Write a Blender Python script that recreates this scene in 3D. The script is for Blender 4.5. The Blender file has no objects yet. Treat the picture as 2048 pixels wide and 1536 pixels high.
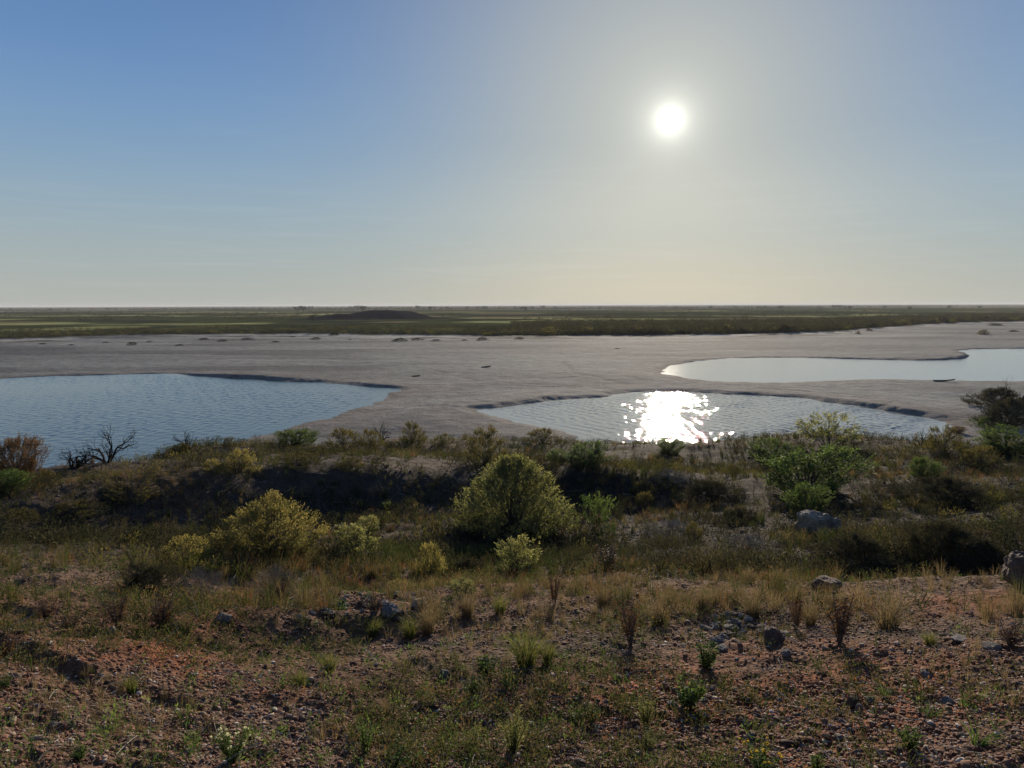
import bpy, math
import numpy as np
from math import radians, pi

# ------------------------------------------------------------------ camera, sky, sun, exposure
S = bpy.context.scene
COL = S.collection
H = 9.0                      # camera height above the pond water (m)
F = 1420.0                   # focal length in pixels of the 2048 px wide photograph
PITCH = radians(6.33)
ROLL = radians(0.16)

cam_d = bpy.data.cameras.new("camera")
cam = bpy.data.objects.new("camera", cam_d)
COL.objects.link(cam)
S.camera = cam
cam_d.sensor_width = 36.0
cam_d.lens = 36.0 * F / 2048.0
cam_d.clip_start = 0.05
cam_d.clip_end = 90000.0
cam.location = (0, 0, H)
cam.rotation_mode = 'QUATERNION'
from mathutils import Quaternion, Vector
cam.rotation_quaternion = Quaternion((1, 0, 0), pi / 2 - PITCH) @ Quaternion((0, 0, 1), -ROLL)

def ray(px, py):
    px = np.asarray(px, float); py = np.asarray(py, float)
    u = (px - 1024) / F; v = (768 - py) / F
    c, s = math.cos(-ROLL), math.sin(-ROLL)
    u, v = u * c - v * s, u * s + v * c
    return u, math.cos(PITCH) + v * math.sin(PITCH), -math.sin(PITCH) + v * math.cos(PITCH)

sx, sy, sz = ray(1340, 240)
sn = math.sqrt(sx * sx + sy * sy + sz * sz)
SUN = Vector((sx / sn, sy / sn, sz / sn))
SUN_EL = math.asin(SUN.z); SUN_AZ = math.atan2(SUN.x, SUN.y)

sun_d = bpy.data.lights.new("sun", 'SUN')
sun_d.energy = 5.0
sun_d.angle = radians(0.55)
sun_d.color = (1.0, 0.86, 0.68)
sun_o = bpy.data.objects.new("sun", sun_d)
COL.objects.link(sun_o)
sun_o.rotation_mode = 'QUATERNION'
sun_o.rotation_quaternion = SUN.to_track_quat('Z', 'Y')

W = bpy.data.worlds.new("World"); S.world = W
W.use_nodes = True
wt = W.node_tree; wt.nodes.clear()
def N(nt, t, **kw):
    n = nt.nodes.new(t)
    for k, v in kw.items():
        if k in n.inputs: n.inputs[k].default_value = v
        else: setattr(n, k, v)
    return n
def L(nt, a, b): nt.links.new(a, b)
sky = N(wt, 'ShaderNodeTexSky', sky_type='NISHITA', sun_disc=False, sun_elevation=SUN_EL,
        sun_rotation=SUN_AZ, altitude=400.0, air_density=1.35, dust_density=0.6, ozone_density=2.2)
tc = N(wt, 'ShaderNodeTexCoord')
dot = N(wt, 'ShaderNodeVectorMath', operation='DOT_PRODUCT')
L(wt, tc.outputs['Generated'], dot.inputs[0]); dot.inputs[1].default_value = SUN
ac = N(wt, 'ShaderNodeMath', operation='ARCCOSINE'); L(wt, dot.outputs['Value'], ac.inputs[0])
def curve(pts, src):
    """piecewise smooth falloff with the angle from the sun (degrees, value)"""
    mr = N(wt, 'ShaderNodeMapRange', interpolation_type='LINEAR')
    L(wt, src, mr.inputs[0]); mr.inputs[2].default_value = radians(60)
    fc = N(wt, 'ShaderNodeFloatCurve'); L(wt, mr.outputs[0], fc.inputs['Value'])
    c = fc.mapping.curves[0]
    c.points[0].location = (0, pts[0][1]); c.points[1].location = (1, pts[-1][1])
    for a, b in pts[1:-1]: c.points.new(a / 60, b)
    fc.mapping.update()
    return fc.outputs[0]
def expo(scale_deg, amp, power=1.0):
    a = N(wt, 'ShaderNodeMath', operation='DIVIDE'); L(wt, ac.outputs[0], a.inputs[0]); a.inputs[1].default_value = radians(scale_deg)
    p = N(wt, 'ShaderNodeMath', operation='POWER'); L(wt, a.outputs[0], p.inputs[0]); p.inputs[1].default_value = power
    m = N(wt, 'ShaderNodeMath', operation='MULTIPLY'); L(wt, p.outputs[0], m.inputs[0]); m.inputs[1].default_value = -1
    e = N(wt, 'ShaderNodeMath', operation='EXPONENT'); L(wt, m.outputs[0], e.inputs[0])
    r = N(wt, 'ShaderNodeMath', operation='MULTIPLY'); L(wt, e.outputs[0], r.inputs[0]); r.inputs[1].default_value = amp
    return r.outputs[0]
def tint(val, col):
    v = N(wt, 'ShaderNodeVectorMath', operation='SCALE'); v.inputs[0].default_value = col; L(wt, val, v.inputs['Scale'])
    return v.outputs[0]
def addv(a, b):
    v = N(wt, 'ShaderNodeVectorMath', operation='ADD'); L(wt, a, v.inputs[0]); L(wt, b, v.inputs[1]); return v.outputs[0]
bg = N(wt, 'ShaderNodeBackground', Strength=1.0)
SKY_STRENGTH = 0.05
HAZE = 1.1e-4
# the physical sky, its glare rolled off the way a bright sky is exposed, ...
def vmath(op, a, b):
    v = N(wt, 'ShaderNodeVectorMath', operation=op)
    for i, q in enumerate((a, b)):
        if isinstance(q, tuple): v.inputs[i].default_value = q
        elif q is not None: L(wt, q, v.inputs[i])
    return v.outputs[0]
den = vmath('ADD', sky.outputs[0], (14.0, 9.0, 8.0))
soft = vmath('MULTIPLY', vmath('DIVIDE', sky.outputs[0], den), (6.5, 7.0, 9.0))
# ... and the dry dusty air of the plain: pale towards the horizon, beige round the sun
sep = N(wt, 'ShaderNodeSeparateXYZ'); L(wt, tc.outputs['Generated'], sep.inputs[0])
asn = N(wt, 'ShaderNodeMath', operation='ARCSINE'); L(wt, sep.outputs['Z'], asn.inputs[0])
mr = N(wt, 'ShaderNodeMapRange'); L(wt, asn.outputs[0], mr.inputs[0]); mr.inputs[2].default_value = radians(60)
def cr(stops):
    r = N(wt, 'ShaderNodeValToRGB'); r.color_ramp.interpolation = 'B_SPLINE' if len(stops) > 4 else 'EASE'; e = r.color_ramp.elements
    while len(e) < len(stops): e.new(.5)
    for i, (p, c) in enumerate(stops): e[i].position = p; e[i].color = (*c, 1)
    return r
air = cr([(0, (.43, .44, .41)), (.04, (.39, .43, .42)), (.10, (.32, .41, .46)), (.18, (.22, .35, .51)), (.28, (.135, .265, .51)), (.42, (.080, .170, .38)), (.60, (.055, .12, .29)), (1, (.035, .08, .20))])
L(wt, mr.outputs[0], air.inputs[0])
def mixc(f, a, b):
    m = N(wt, 'ShaderNodeMix', data_type='RGBA')
    if isinstance(f, float): m.inputs[0].default_value = f
    else: L(wt, f, m.inputs[0])
    for i, q in ((6, a), (7, b)):
        if isinstance(q, tuple): m.inputs[i].default_value = (*q, 1)
        else: L(wt, q, m.inputs[i])
    return m.outputs[2]
hor = cr([(0, (.78, .67, .47)), (.10, (.60, .58, .49)), (.22, (.46, .47, .43)), (1, (.40, .42, .43))]); L(wt, mr.outputs[0], hor.inputs[0])
dust = mixc(expo(18.0, .95, 2.0), air.outputs[0], hor.outputs[0])
tot = vmath('MULTIPLY', dust, (18.6, 18.6, 18.4))
tot = mixc(.10, tot, soft)
# thin streaks of high cloud low over the plain
cm = N(wt, 'ShaderNodeMapping'); L(wt, tc.outputs['Generated'], cm.inputs['Vector']); cm.inputs['Scale'].default_value = (3.0, 3.0, 55.0); cm.inputs['Rotation'].default_value = (radians(1.2), 0, 0)
cn = N(wt, 'ShaderNodeTexNoise', Scale=1.6, Detail=6.0, Roughness=.6, Distortion=.5); L(wt, cm.outputs[0], cn.inputs['Vector'])
ca_ = cr([(.5, (0, 0, 0)), (.72, (1, 1, 1))]); L(wt, cn.outputs[0], ca_.inputs[0])
ce = cr([(.0, (0, 0, 0)), (.035, (.9, .9, .9)), (.09, (.7, .7, .7)), (.22, (.1, .1, .1)), (.5, (0, 0, 0))]); L(wt, mr.outputs[0], ce.inputs[0])
tot = addv(tot, vmath('MULTIPLY', vmath('MULTIPLY', ca_.outputs[0], ce.outputs[0]), (.5, .5, .48)))
tot = addv(tot, tint(expo(3.8, 4.3, .9), (1.0, 0.97, 0.82)))
tot = addv(tot, tint(expo(.36, 60.0, .72), (1.0, 0.98, 0.86)))
L(wt, tot, bg.inputs['Color']); bg.inputs['Strength'].default_value = SKY_STRENGTH
wo = N(wt, 'ShaderNodeOutputWorld'); L(wt, bg.outputs[0], wo.inputs['Surface'])

S.view_settings.view_transform = 'Standard'
S.view_settings.look = 'None'
S.view_settings.gamma = 1.0
S.view_settings.exposure = 0.25
S.cycles.use_denoising = True
S.cycles.denoiser = 'OPENIMAGEDENOISE'
S.cycles.max_bounces = 6
S.cycles.transparent_max_bounces = 4
S.cycles.volume_bounces = 0
S.cycles.caustics_reflective = False

# ------------------------------------------------------------------ helpers
def hsh(ix, iy, seed):
    h = (ix.astype(np.int64) * 374761393 + iy.astype(np.int64) * 668265263 + seed * 974634777) & 0x7fffffff
    h = ((h ^ (h >> 13)) * 1274126177) & 0x7fffffff
    h = h ^ (h >> 16)
    return (h & 0xffff) / 65535.0
def vnoise(x, y, seed=0):
    ix = np.floor(x); iy = np.floor(y); fx = x - ix; fy = y - iy
    fx = fx * fx * (3 - 2 * fx); fy = fy * fy * (3 - 2 * fy)
    a = hsh(ix, iy, seed); b = hsh(ix + 1, iy, seed); c = hsh(ix, iy + 1, seed); d = hsh(ix + 1, iy + 1, seed)
    return (a + (b - a) * fx + (c - a) * fy + (a - b - c + d) * fx * fy) * 2 - 1
def fbm(x, y, oct=4, seed=0, gain=0.5):
    r = 0; a = 1.0; t = 0
    for i in range(oct):
        r = r + a * vnoise(x * 2 ** i + 17.3 * i, y * 2 ** i - 9.1 * i, seed + i); t += a; a *= gain
    return r / t
def smooth(a, b, x):
    t = np.clip((x - a) / (b - a), 0, 1); return t * t * (3 - 2 * t)

def build(name, V, Q=None, T=None, mat=None, parent=None, rnd=None, col=None, shade=False):
    V = np.asarray(V, np.float32).reshape(-1, 3)
    Q = np.zeros((0, 4), np.int32) if Q is None else np.asarray(Q, np.int32).reshape(-1, 4)
    T = np.zeros((0, 3), np.int32) if T is None else np.asarray(T, np.int32).reshape(-1, 3)
    me = bpy.data.meshes.new(name)
    me.vertices.add(len(V)); me.vertices.foreach_set('co', V.ravel())
    me.loops.add(len(Q) * 4 + len(T) * 3)
    me.loops.foreach_set('vertex_index', np.concatenate([Q.ravel(), T.ravel()]).astype(np.int32))
    me.polygons.add(len(Q) + len(T))
    me.polygons.foreach_set('loop_start', np.concatenate([np.arange(len(Q)) * 4, len(Q) * 4 + np.arange(len(T)) * 3]).astype(np.int32))
    me.polygons.foreach_set('use_smooth', np.full(len(Q) + len(T), bool(shade)))
    me.update(calc_edges=True)
    if rnd is not None:
        a = me.attributes.new('rnd', 'FLOAT', 'POINT'); a.data.foreach_set('value', np.asarray(rnd, np.float32))
    if col is not None:
        a = me.color_attributes.new('Col', 'FLOAT_COLOR', 'POINT')
        c = np.ones((len(V), 4), np.float32); c[:, :3] = col; a.data.foreach_set('color', c.ravel())
    if mat: me.materials.append(mat)
    o = bpy.data.objects.new(name, me); COL.objects.link(o)
    if parent: o.parent = parent
    return o
def tag(o, label=None, cat=None, group=None, kind=None):
    if label: o['label'] = label
    if cat: o['category'] = cat
    if group: o['group'] = group
    if kind: o['kind'] = kind
    return o
class Geo:
    def __init__(s): s.V = []; s.Q = []; s.T = []; s.R = []; s.n = 0
    def add(s, V, Q=None, T=None, R=None):
        V = np.asarray(V, float).reshape(-1, 3)
        s.V.append(V)
        if Q is not None and len(Q): s.Q.append(np.asarray(Q).reshape(-1, 4) + s.n)
        if T is not None and len(T): s.T.append(np.asarray(T).reshape(-1, 3) + s.n)
        s.R.append(np.zeros(len(V)) if R is None else np.broadcast_to(np.asarray(R, float), (len(V),)))
        s.n += len(V)
    def build(s, name, mat, parent=None, shade=False):
        cat = lambda l, w: np.concatenate(l) if l else np.zeros((0, w), int)
        return build(name, np.concatenate(s.V), cat(s.Q, 4), cat(s.T, 3), mat, parent, rnd=np.concatenate(s.R), shade=shade)
def unit(v): return v / np.maximum(np.linalg.norm(v, axis=-1, keepdims=True), 1e-9)
def leaves(g, P, D, Lh, Wd, rng, R=None, flatten=0.0):
    """diamond leaf blades at P along D"""
    n = len(P)
    if n == 0: return
    D = unit(D); A = rng.normal(size=(n, 3)); A[:, 2] *= (1 - flatten); Sd = unit(np.cross(D, A))
    Lh = np.broadcast_to(Lh, (n,))[:, None]; Wd = np.broadcast_to(Wd, (n,))[:, None]
    V = np.stack([P, P + D * Lh * .45 + Sd * Wd * .5, P + D * Lh, P + D * Lh * .45 - Sd * Wd * .5], 1)
    Q = np.arange(4 * n).reshape(n, 4)
    g.add(V, Q=Q, R=None if R is None else np.repeat(R, 4))
def ribbons(g, P, Wd, rng, R=None):
    """P (N,K,3) blade centre lines, Wd (N,K) widths"""
    n, k, _ = P.shape
    if n == 0: return
    d = P[:, -1] - P[:, 0]; s = unit(np.cross(d, rng.normal(size=(n, 3))))[:, None, :] * Wd[:, :, None] * .5
    V = np.stack([P - s, P + s], 2).reshape(-1, 3)
    b = (np.arange(n)[:, None] * k + np.arange(k - 1)[None]) * 2
    Q = np.stack([b, b + 1, b + 3, b + 2], -1).reshape(-1, 4)
    g.add(V, Q=Q, R=None if R is None else np.repeat(R, 2 * k))
def tubes(g, P, Rd, rng, R=None, sides=3):
    n, k, _ = P.shape
    if n == 0: return
    d = unit(np.gradient(P, axis=1)); a = np.array([.31, .95, .12]) + rng.normal(size=(n, 1, 3)) * .05
    u = unit(np.cross(d, a)); w = np.cross(d, u)
    th = np.arange(sides) * 2 * pi / sides
    V = P[:, :, None] + (u[:, :, None] * np.cos(th)[:, None] + w[:, :, None] * np.sin(th)[:, None]) * Rd[:, :, None, None]
    V = V.reshape(-1, 3)
    b = (np.arange(n)[:, None] * k + np.arange(k - 1)[None]) * sides
    Q = []
    for j in range(sides):
        j2 = (j + 1) % sides
        Q.append(np.stack([b + j, b + j2, b + sides + j2, b + sides + j], -1).reshape(-1, 4))
    g.add(V, Q=np.concatenate(Q), R=None if R is None else np.repeat(R, k * sides))
def bez(a, b, c, k):
    t = np.linspace(0, 1, k)[None, :, None]
    return a[:, None] * (1 - t) ** 2 + 2 * b[:, None] * t * (1 - t) + c[:, None] * t ** 2

# ------------------------------------------------------------------ terrain
# distances and drops read off the slope: (px, py, metres from the camera) for what is seen ...
KN = []
def K(px, py, r):
    x, y, z = ray(px, py); h = math.hypot(x, y); KN.append((math.atan2(x, y), r, H + r * z / h))
def KZ(px, r, z, py=900):          # ... and (px, r, height) for what hides behind a rise
    x, y, _ = ray(px, py); KN.append((math.atan2(x, y), r, z))
for px in (-250, 0, 256, 512, 768, 1024, 1280, 1536, 1792, 2048, 2300):
    KZ(px, 0.5, 7.42, 1500); KZ(px, 1.6, 7.40, 1500); K(px, 1536, 2.5); K(px, 1450, 2.95)
for px in (-250, 0, 250): K(px, 1390, 3.35); K(px, 1300, 4.1); K(px, 1225, 5.1); K(px, 1150, 6.7); K(px, 1085, 9.2)
K(450, 1390, 3.35); K(450, 1310, 4.25); K(450, 1280, 4.56); K(450, 1248, 4.7); K(450, 1210, 5.6); K(450, 1120, 8.0)
K(600, 1390, 3.3); K(600, 1320, 4.2); K(600, 1284, 4.64); K(600, 1238, 4.83); K(620, 1172, 5.9); KZ(620, 6.6, 6.22, 1150); K(620, 1120, 8.2)
K(780, 1390, 3.3); K(780, 1300, 4.3); K(780, 1264, 4.76); K(780, 1226, 4.96); K(760, 1180, 5.8); KZ(760, 6.6, 6.24, 1150); K(780, 1110, 8.7)
K(900, 1300, 4.05); K(900, 1220, 5.1); K(900, 1170, 6.1); K(900, 1110, 8.8)
for px in (1080, 1250): K(px, 1390, 3.25); K(px, 1300, 4.0); K(px, 1230, 4.9); K(px, 1175, 5.9); K(px, 1120, 8.4)
K(1470, 1390, 3.3); K(1470, 1300, 4.0); K(1470, 1262, 4.55); K(1480, 1228, 4.9); K(1480, 1170, 6.1); K(1480, 1120, 8.2)
K(1700, 1390, 3.3); K(1700, 1300, 4.0); K(1700, 1240, 4.8); K(1700, 1180, 5.9); K(1700, 1160, 6.6); K(1700, 1110, 8.6)
K(1900, 1390, 3.3); K(1900, 1300, 4.0); K(1900, 1230, 5.0); K(1900, 1195, 5.6); K(1900, 1157, 6.8); KZ(1900, 7.5, 5.95, 1130); K(1900, 1100, 9.0)
K(2060, 1390, 3.3); K(2060, 1300, 4.0); K(2060, 1240, 4.9); K(2060, 1160, 6.7); KZ(2060, 7.5, 5.9, 1130); K(2060, 1100, 9.0)
# middle slope, with the shaded bank that faces the camera on the left
K(-200, 1075, 10.0); K(-200, 1050, 10.6); K(-200, 1000, 13)
K(0, 1085, 10.1); K(0, 1048, 10.5); K(150, 1075, 10.7); K(150, 1025, 11.2); K(300, 1055, 11.3); K(300, 980, 12.0)
K(450, 1030, 11.9); K(450, 955, 12.7); K(600, 1015, 12.6); K(580, 942, 13.4); K(720, 1008, 12.7); K(720, 944, 13.5)
K(860, 1000, 13.2); K(860, 950, 13.9); K(960, 1100, 10.1); K(960, 1052, 10.5); K(1050, 1100, 10.1); K(1050, 1056, 10.5); K(1050, 1000, 13.6); K(1150, 1060, 11)
K(1180, 990, 13.8); K(1180, 950, 14.4); K(1260, 985, 13.9); K(1260, 950, 14.4); K(1300, 1060, 10.8); K(1300, 1000, 13.6)
for px in (1480, 1640, 1800, 2050, 2300): K(px, 1060, 10.9); K(px, 1000, 13.6)
K(0, 990, 13.2); K(0, 958, 15.0); K(-250, 975, 15); K(150, 960, 14.6); K(150, 934, 16.4); K(350, 935, 15.2); K(350, 900, 18.2)
K(500, 915, 17.2); K(500, 888, 20.5); K(650, 900, 19.5); K(780, 898, 20.5); K(780, 880, 23.5); K(950, 915, 20); K(950, 885, 24); K(1120, 905, 20)
K(1120, 882, 24); K(1300, 940, 18); K(1300, 896, 23.5); K(1450, 935, 18); K(1450, 880, 24.5); K(1640, 930, 18.5); K(1640, 874, 26)
K(1780, 925, 19); K(1780, 878, 25.5); K(1920, 925, 19); K(1920, 892, 24); K(2080, 920, 19.5); K(2080, 893, 24.5); K(2300, 900, 24)
# the bluff down to the mud flat
for px, r1, z1 in ((-250, 18, 4.0), (0, 18, 4.0), (150, 20, 3.6), (350, 22.5, 3.1), (500, 25.5, 2.9), (650, 26, 3.0), (800, 29, 2.6), (950, 29, 2.6),
                   (1120, 28.5, 2.7), (1300, 27, 2.6), (1450, 28.5, 2.6), (1640, 30, 2.6), (1780, 30, 2.6), (1920, 28, 2.9), (2080, 28, 3.2), (2300, 28, 3)):
    KZ(px, r1, z1); KZ(px, r1 * 1.18, z1 * .45); KZ(px, r1 * 1.38, -0.3); KZ(px, r1 * 1.8, -2); KZ(px, 95, -4)
KN = np.array(KN)
KX = 0.62
kx = KN[:, 0] * KX; ky = np.log(KN[:, 1])
def kern(d): return np.sqrt(d * d + 0.00025)
Am = kern(np.hypot(kx[:, None] - kx[None], ky[:, None] - ky[None])) - 1e-3 * np.eye(len(kx))
n = len(kx); M = np.zeros((n + 3, n + 3)); M[:n, :n] = Am; M[:n, n] = 1; M[:n, n + 1] = kx; M[:n, n + 2] = ky; M[n:, :n] = M[:n, n:].T
wgt = np.linalg.solve(M, np.concatenate([KN[:, 2], np.zeros(3)]))
# coarse lookup table of the hill surface
GA = np.linspace(-1.0, 1.0, 260); GR = np.linspace(math.log(.3), math.log(110), 420)
gx, gy = np.meshgrid(GA * KX, GR)
HZ = np.zeros_like(gx)
for i in range(len(gx)):
    d = kern(np.hypot(gx[i][:, None] - kx[None], gy[i][:, None] - ky[None])); HZ[i] = d @ wgt[:n] + wgt[n] + wgt[n + 1] * gx[i] + wgt[n + 2] * gy[i]
def bil(A, fi, fj):
    fi = np.clip(fi, 0, A.shape[0] - 1.001); fj = np.clip(fj, 0, A.shape[1] - 1.001)
    i = fi.astype(int); j = fj.astype(int); a = fi - i; b = fj - j
    return A[i, j] * (1 - a) * (1 - b) + A[i + 1, j] * a * (1 - b) + A[i, j + 1] * (1 - a) * b + A[i + 1, j + 1] * a * b
def hill(az, r):
    azc = np.clip(az, -1, 1)
    return bil(HZ, (np.log(r) - GR[0]) / (GR[1] - GR[0]), (azc - GA[0]) / (GA[1] - GA[0]))

def on_plane(px, py, z=0.0):
    x, y, dz = ray(px, py); t = (z - H) / dz; return x * t, y * t
PONDS = {
 'left': [(-160, 770), (-60, 762), (0, 757), (100, 752), (190, 750), (340, 747), (380, 752), (430, 754), (500, 758), (560, 763), (640, 764), (700, 769), (740, 774), (770, 776), (802, 779),
          (795, 785), (768, 793), (758, 803), (735, 812), (690, 826), (650, 838), (590, 853), (530, 868), (480, 877), (430, 900), (380, 930), (250, 980), (100, 1010), (-160, 1030)],
 'mid': [(950, 818), (985, 817), (1040, 808), (1100, 800), (1160, 797), (1210, 795), (1245, 786), (1300, 783), (1360, 782), (1420, 785), (1500, 790), (1600, 796), (1680, 806), (1760, 818),
         (1830, 831), (1880, 839), (1905, 846), (1890, 860), (1860, 900), (1500, 930), (1300, 935), (1190, 905), (1163, 882), (1156, 868), (1130, 860), (1080, 856), (1040, 847), (1000, 833), (960, 824)],
 'far': [(1325, 742), (1345, 732), (1390, 722), (1460, 716), (1540, 715), (1640, 716), (1740, 719), (1840, 721), (1900, 720), (1930, 716), (1939, 711), (1928, 706), (1920, 701), (1960, 698), (2048, 697), (2250, 697),
         (2250, 767), (2048, 763), (1900, 761), (1750, 759), (1650, 761), (1560, 765), (1480, 766), (1400, 763), (1350, 755), (1330, 748)]}
def wiggle(poly):
    X, Y = on_plane([p[0] for p in poly], [p[1] for p in poly])
    P = np.stack([X, Y], 1); out = []
    for i in range(len(P)):
        a, b = P[i], P[(i + 1) % len(P)]; m = max(2, int(np.linalg.norm(b - a) / .5))
        t = (np.arange(m) / m)[:, None]; out.append(a + (b - a) * t)
    Q = np.concatenate(out)
    for _ in range(4): Q = (np.roll(Q, 1, 0) + 2 * Q + np.roll(Q, -1, 0)) / 4
    return Q
POLY = {k: wiggle(v) for k, v in PONDS.items()}
def sdist(P, x, y):
    """signed distance to a closed polyline, negative inside"""
    P2 = P[::2]
    sh = x.shape; x = x.ravel(); y = y.ravel(); dm = np.full(len(x), 1e18); ins = np.zeros(len(x), bool)
    for i in range(len(P2)):
        a = P2[i]; b = P2[(i + 1) % len(P2)]; dx, dy = b - a
        t = np.clip(((x - a[0]) * dx + (y - a[1]) * dy) / (dx * dx + dy * dy), 0, 1)
        dm = np.minimum(dm, (x - a[0] - t * dx) ** 2 + (y - a[1] - t * dy) ** 2)
        c = (a[1] > y) != (b[1] > y)
        if c.any(): ins ^= c & (x < a[0] + (y - a[1]) * dx / (dy if dy else 1e-9))
    return (np.sqrt(dm) * np.where(ins, -1, 1)).reshape(sh)

# far edge of the mud flat
EDGE = np.array([(-300, 684), (0, 678), (200, 671), (450, 668), (700, 668), (1000, 671), (1330, 669), (1550, 666), (1680, 661), (1750, 655), (1830, 649), (1900, 645), (2048, 642), (2400, 640)], float)
ex, ey = on_plane(EDGE[:, 0], EDGE[:, 1], 0.5)
eaz = np.arctan2(ex, ey); er = np.hypot(ex, ey)
def edge_r(az): return np.exp(np.interp(az, eaz, np.log(er)))

rs = [0.35]
while rs[-1] < 40000:
    r = rs[-1]
    f = .03 if r < 2 else .0062 if r < 12 else .0068 if r < 36 else .0042 if r < 135 else .009 if r < 700 else .03
    rs.append(r * (1 + f))
RS = np.array(rs)
az = np.arange(-42.0, 42.01, 0.1)
side = np.cumsum(np.concatenate([[0.4], np.geomspace(.5, 8, 24)]))
side = side[side + 42 < 178]
AZ = np.radians(np.concatenate([-(42 + side[::-1]), az, 42 + side]))
RR, AA = np.meshgrid(RS, AZ, indexing='ij')
X = RR * np.sin(AA); Y = RR * np.cos(AA)

# --- hill with erosion ledges
zh = hill(AA, np.clip(RR, .35, 105))
warp = fbm(X * .35, Y * .35, 3, 5) * 1.2
amp = np.clip(RR / 12, .35, 1.0)
zh = zh + amp * (.11 * fbm(X * .55, Y * .55 + warp, 3, 11) + .055 * fbm(X * 1.7, Y * 2.3, 3, 21)) + .028 * fbm(X * 6, Y * 7, 3, 31) * smooth(22, 10, RR) + .013 * fbm(X * 22, Y * 22, 2, 41) * smooth(12, 6, RR)
def ledge(v, w):                                     # steepen a slow wave into steps
    fl = np.floor(v); fr = v - fl; return fl + smooth(.5 - w, .5 + w, fr)
lv = (Y * 1.15 + X * .12 + 1.1 * fbm(X * .5, Y * .5, 3, 51) + .25 * fbm(X * 3, Y * 3, 2, 52))
zh = zh + (ledge(lv, .12) - lv) * .085 * smooth(2.3, 3.2, RR) * smooth(14, 9, RR) * (.45 + .55 * smooth(0, -.3, AA)) * smooth(0, .6, vnoise(X * .45, Y * .6, 53))
# --- flat
sub = (RR > 30) & (RR < 220) & (np.abs(AA) < radians(60))
sd = np.full(RR.shape, 60.0)
for k, P in POLY.items():
    sd[sub] = np.minimum(sd[sub], sdist(P, X[sub], Y[sub]))
sdn = sd + .75 * fbm(X * .22, Y * .22, 3, 61) + .55 * fbm(X * .7, Y * .7, 4, 62)
er_ = edge_r(AA)
rim = .11 + .10 * fbm(X * .09, Y * .09, 2, 71) + .07 * fbm(X * .33, Y * .33, 4, 72)
# stronger cut bank where the photo shows one
def near_px(px, py, rad):
    cx, cy = on_plane(px, py); return np.exp(-((X - cx) ** 2 + (Y - cy) ** 2) / rad ** 2)
for px, py, rad, a in ((1000, 808, 4, .16), (1090, 798, 5, .16), (1190, 793, 5, .1), (480, 752, 7, .2), (560, 758, 6, .16), (740, 772, 4, .2), (1720, 805, 6, .2), (1840, 828, 5, .25), (1400, 775, 8, .12), (1900, 712, 12, .3), (1340, 757, 6, .25)):
    rim = rim + a * near_px(px, py, rad)
rw = np.clip(1.5 - 2.6 * (rim - .15), .3, 1.6)
zf = np.where(sdn > 0, rim * smooth(0, 1, sdn / rw) ** .8 + .05 * smooth(.3, 6, sdn), -.7 * smooth(0, .55, -sdn))
zf = zf + .028 * fbm(X * .5, Y * .5, 3, 81) * smooth(0, 1, sdn) + .018 * fbm(X * 3, Y * 3, 2, 82) * smooth(0, .6, sdn) + .05 * fbm(X * .07, Y * .07, 2, 83) * smooth(0, 3, sdn)
def line_px(pts, w):
    xs, ys = on_plane([a for a, b in pts], [b for a, b in pts], .2); P = np.stack([xs, ys], 1); dm = np.full(RR.shape, 99.0); xw = X[sub] + 1.2 * fbm(X[sub] * .12, Y[sub] * .12, 3, 401); yw = Y[sub] + 1.2 * fbm(X[sub] * .12, Y[sub] * .12, 3, 402); m_ = np.full(xw.shape, 1e9)
    for i in range(len(P) - 1):
        a = P[i]; dx, dy = P[i + 1] - a; t = np.clip(((xw - a[0]) * dx + (yw - a[1]) * dy) / (dx * dx + dy * dy), 0, 1); m_ = np.minimum(m_, np.hypot(xw - a[0] - t * dx, yw - a[1] - t * dy))
    dm[sub] = m_; return np.exp(-(dm / w) ** 2)
drain = np.zeros(RR.shape)
for pts, w, a in (([(1130, 722), (1145, 742), (1220, 762), (1300, 774)], .5, .7), ([(850, 735), (960, 760), (1100, 768), (1200, 765)], .5, .5), ([(815, 812), (880, 811), (955, 820)], .4, 1), ([(1000, 752), (1120, 756), (1180, 752)], .5, .6),
                  ([(1330, 702), (1500, 697), (1800, 690), (1900, 693)], 1.2, .8), ([(1560, 778), (1700, 788), (1850, 813), (1960, 848), (2010, 880)], .35, .8), ([(1500, 780), (1650, 788), (1800, 808), (1900, 832), (1960, 862)], .35, .8),
                  ([(1300, 757), (1340, 762), (1420, 772), (1560, 771)], .5, .8), ([(0, 712), (300, 706), (700, 712)], 1.6, .5), ([(650, 836), (760, 815), (840, 800), (870, 790)], .4, .6), ([(1700, 672), (1850, 666), (1960, 668), (2040, 678)], 1.5, .7)):
    drain = np.maximum(drain, a * line_px(pts, w))
zf = zf - .06 * drain * smooth(.5, 2, sdn)
# crusted hummocks at the flat's far edge, then the plain
q = RR / er_ * (1 + .03 * fbm(AA * 30, RR * 0 + 3, 4, 93))
zf = zf + .5 * smooth(.8, .97, q) * np.clip(fbm(X * .09, Y * .22, 3, 91) + .05, 0, 1)
plain = smooth(.985, 1.02, q)
zp = .55 + .25 * fbm(X * .02, Y * .02, 3, 95) + .5 * smooth(1.0, 2.2, q)
zf = zf * (1 - plain) + zp * plain
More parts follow.
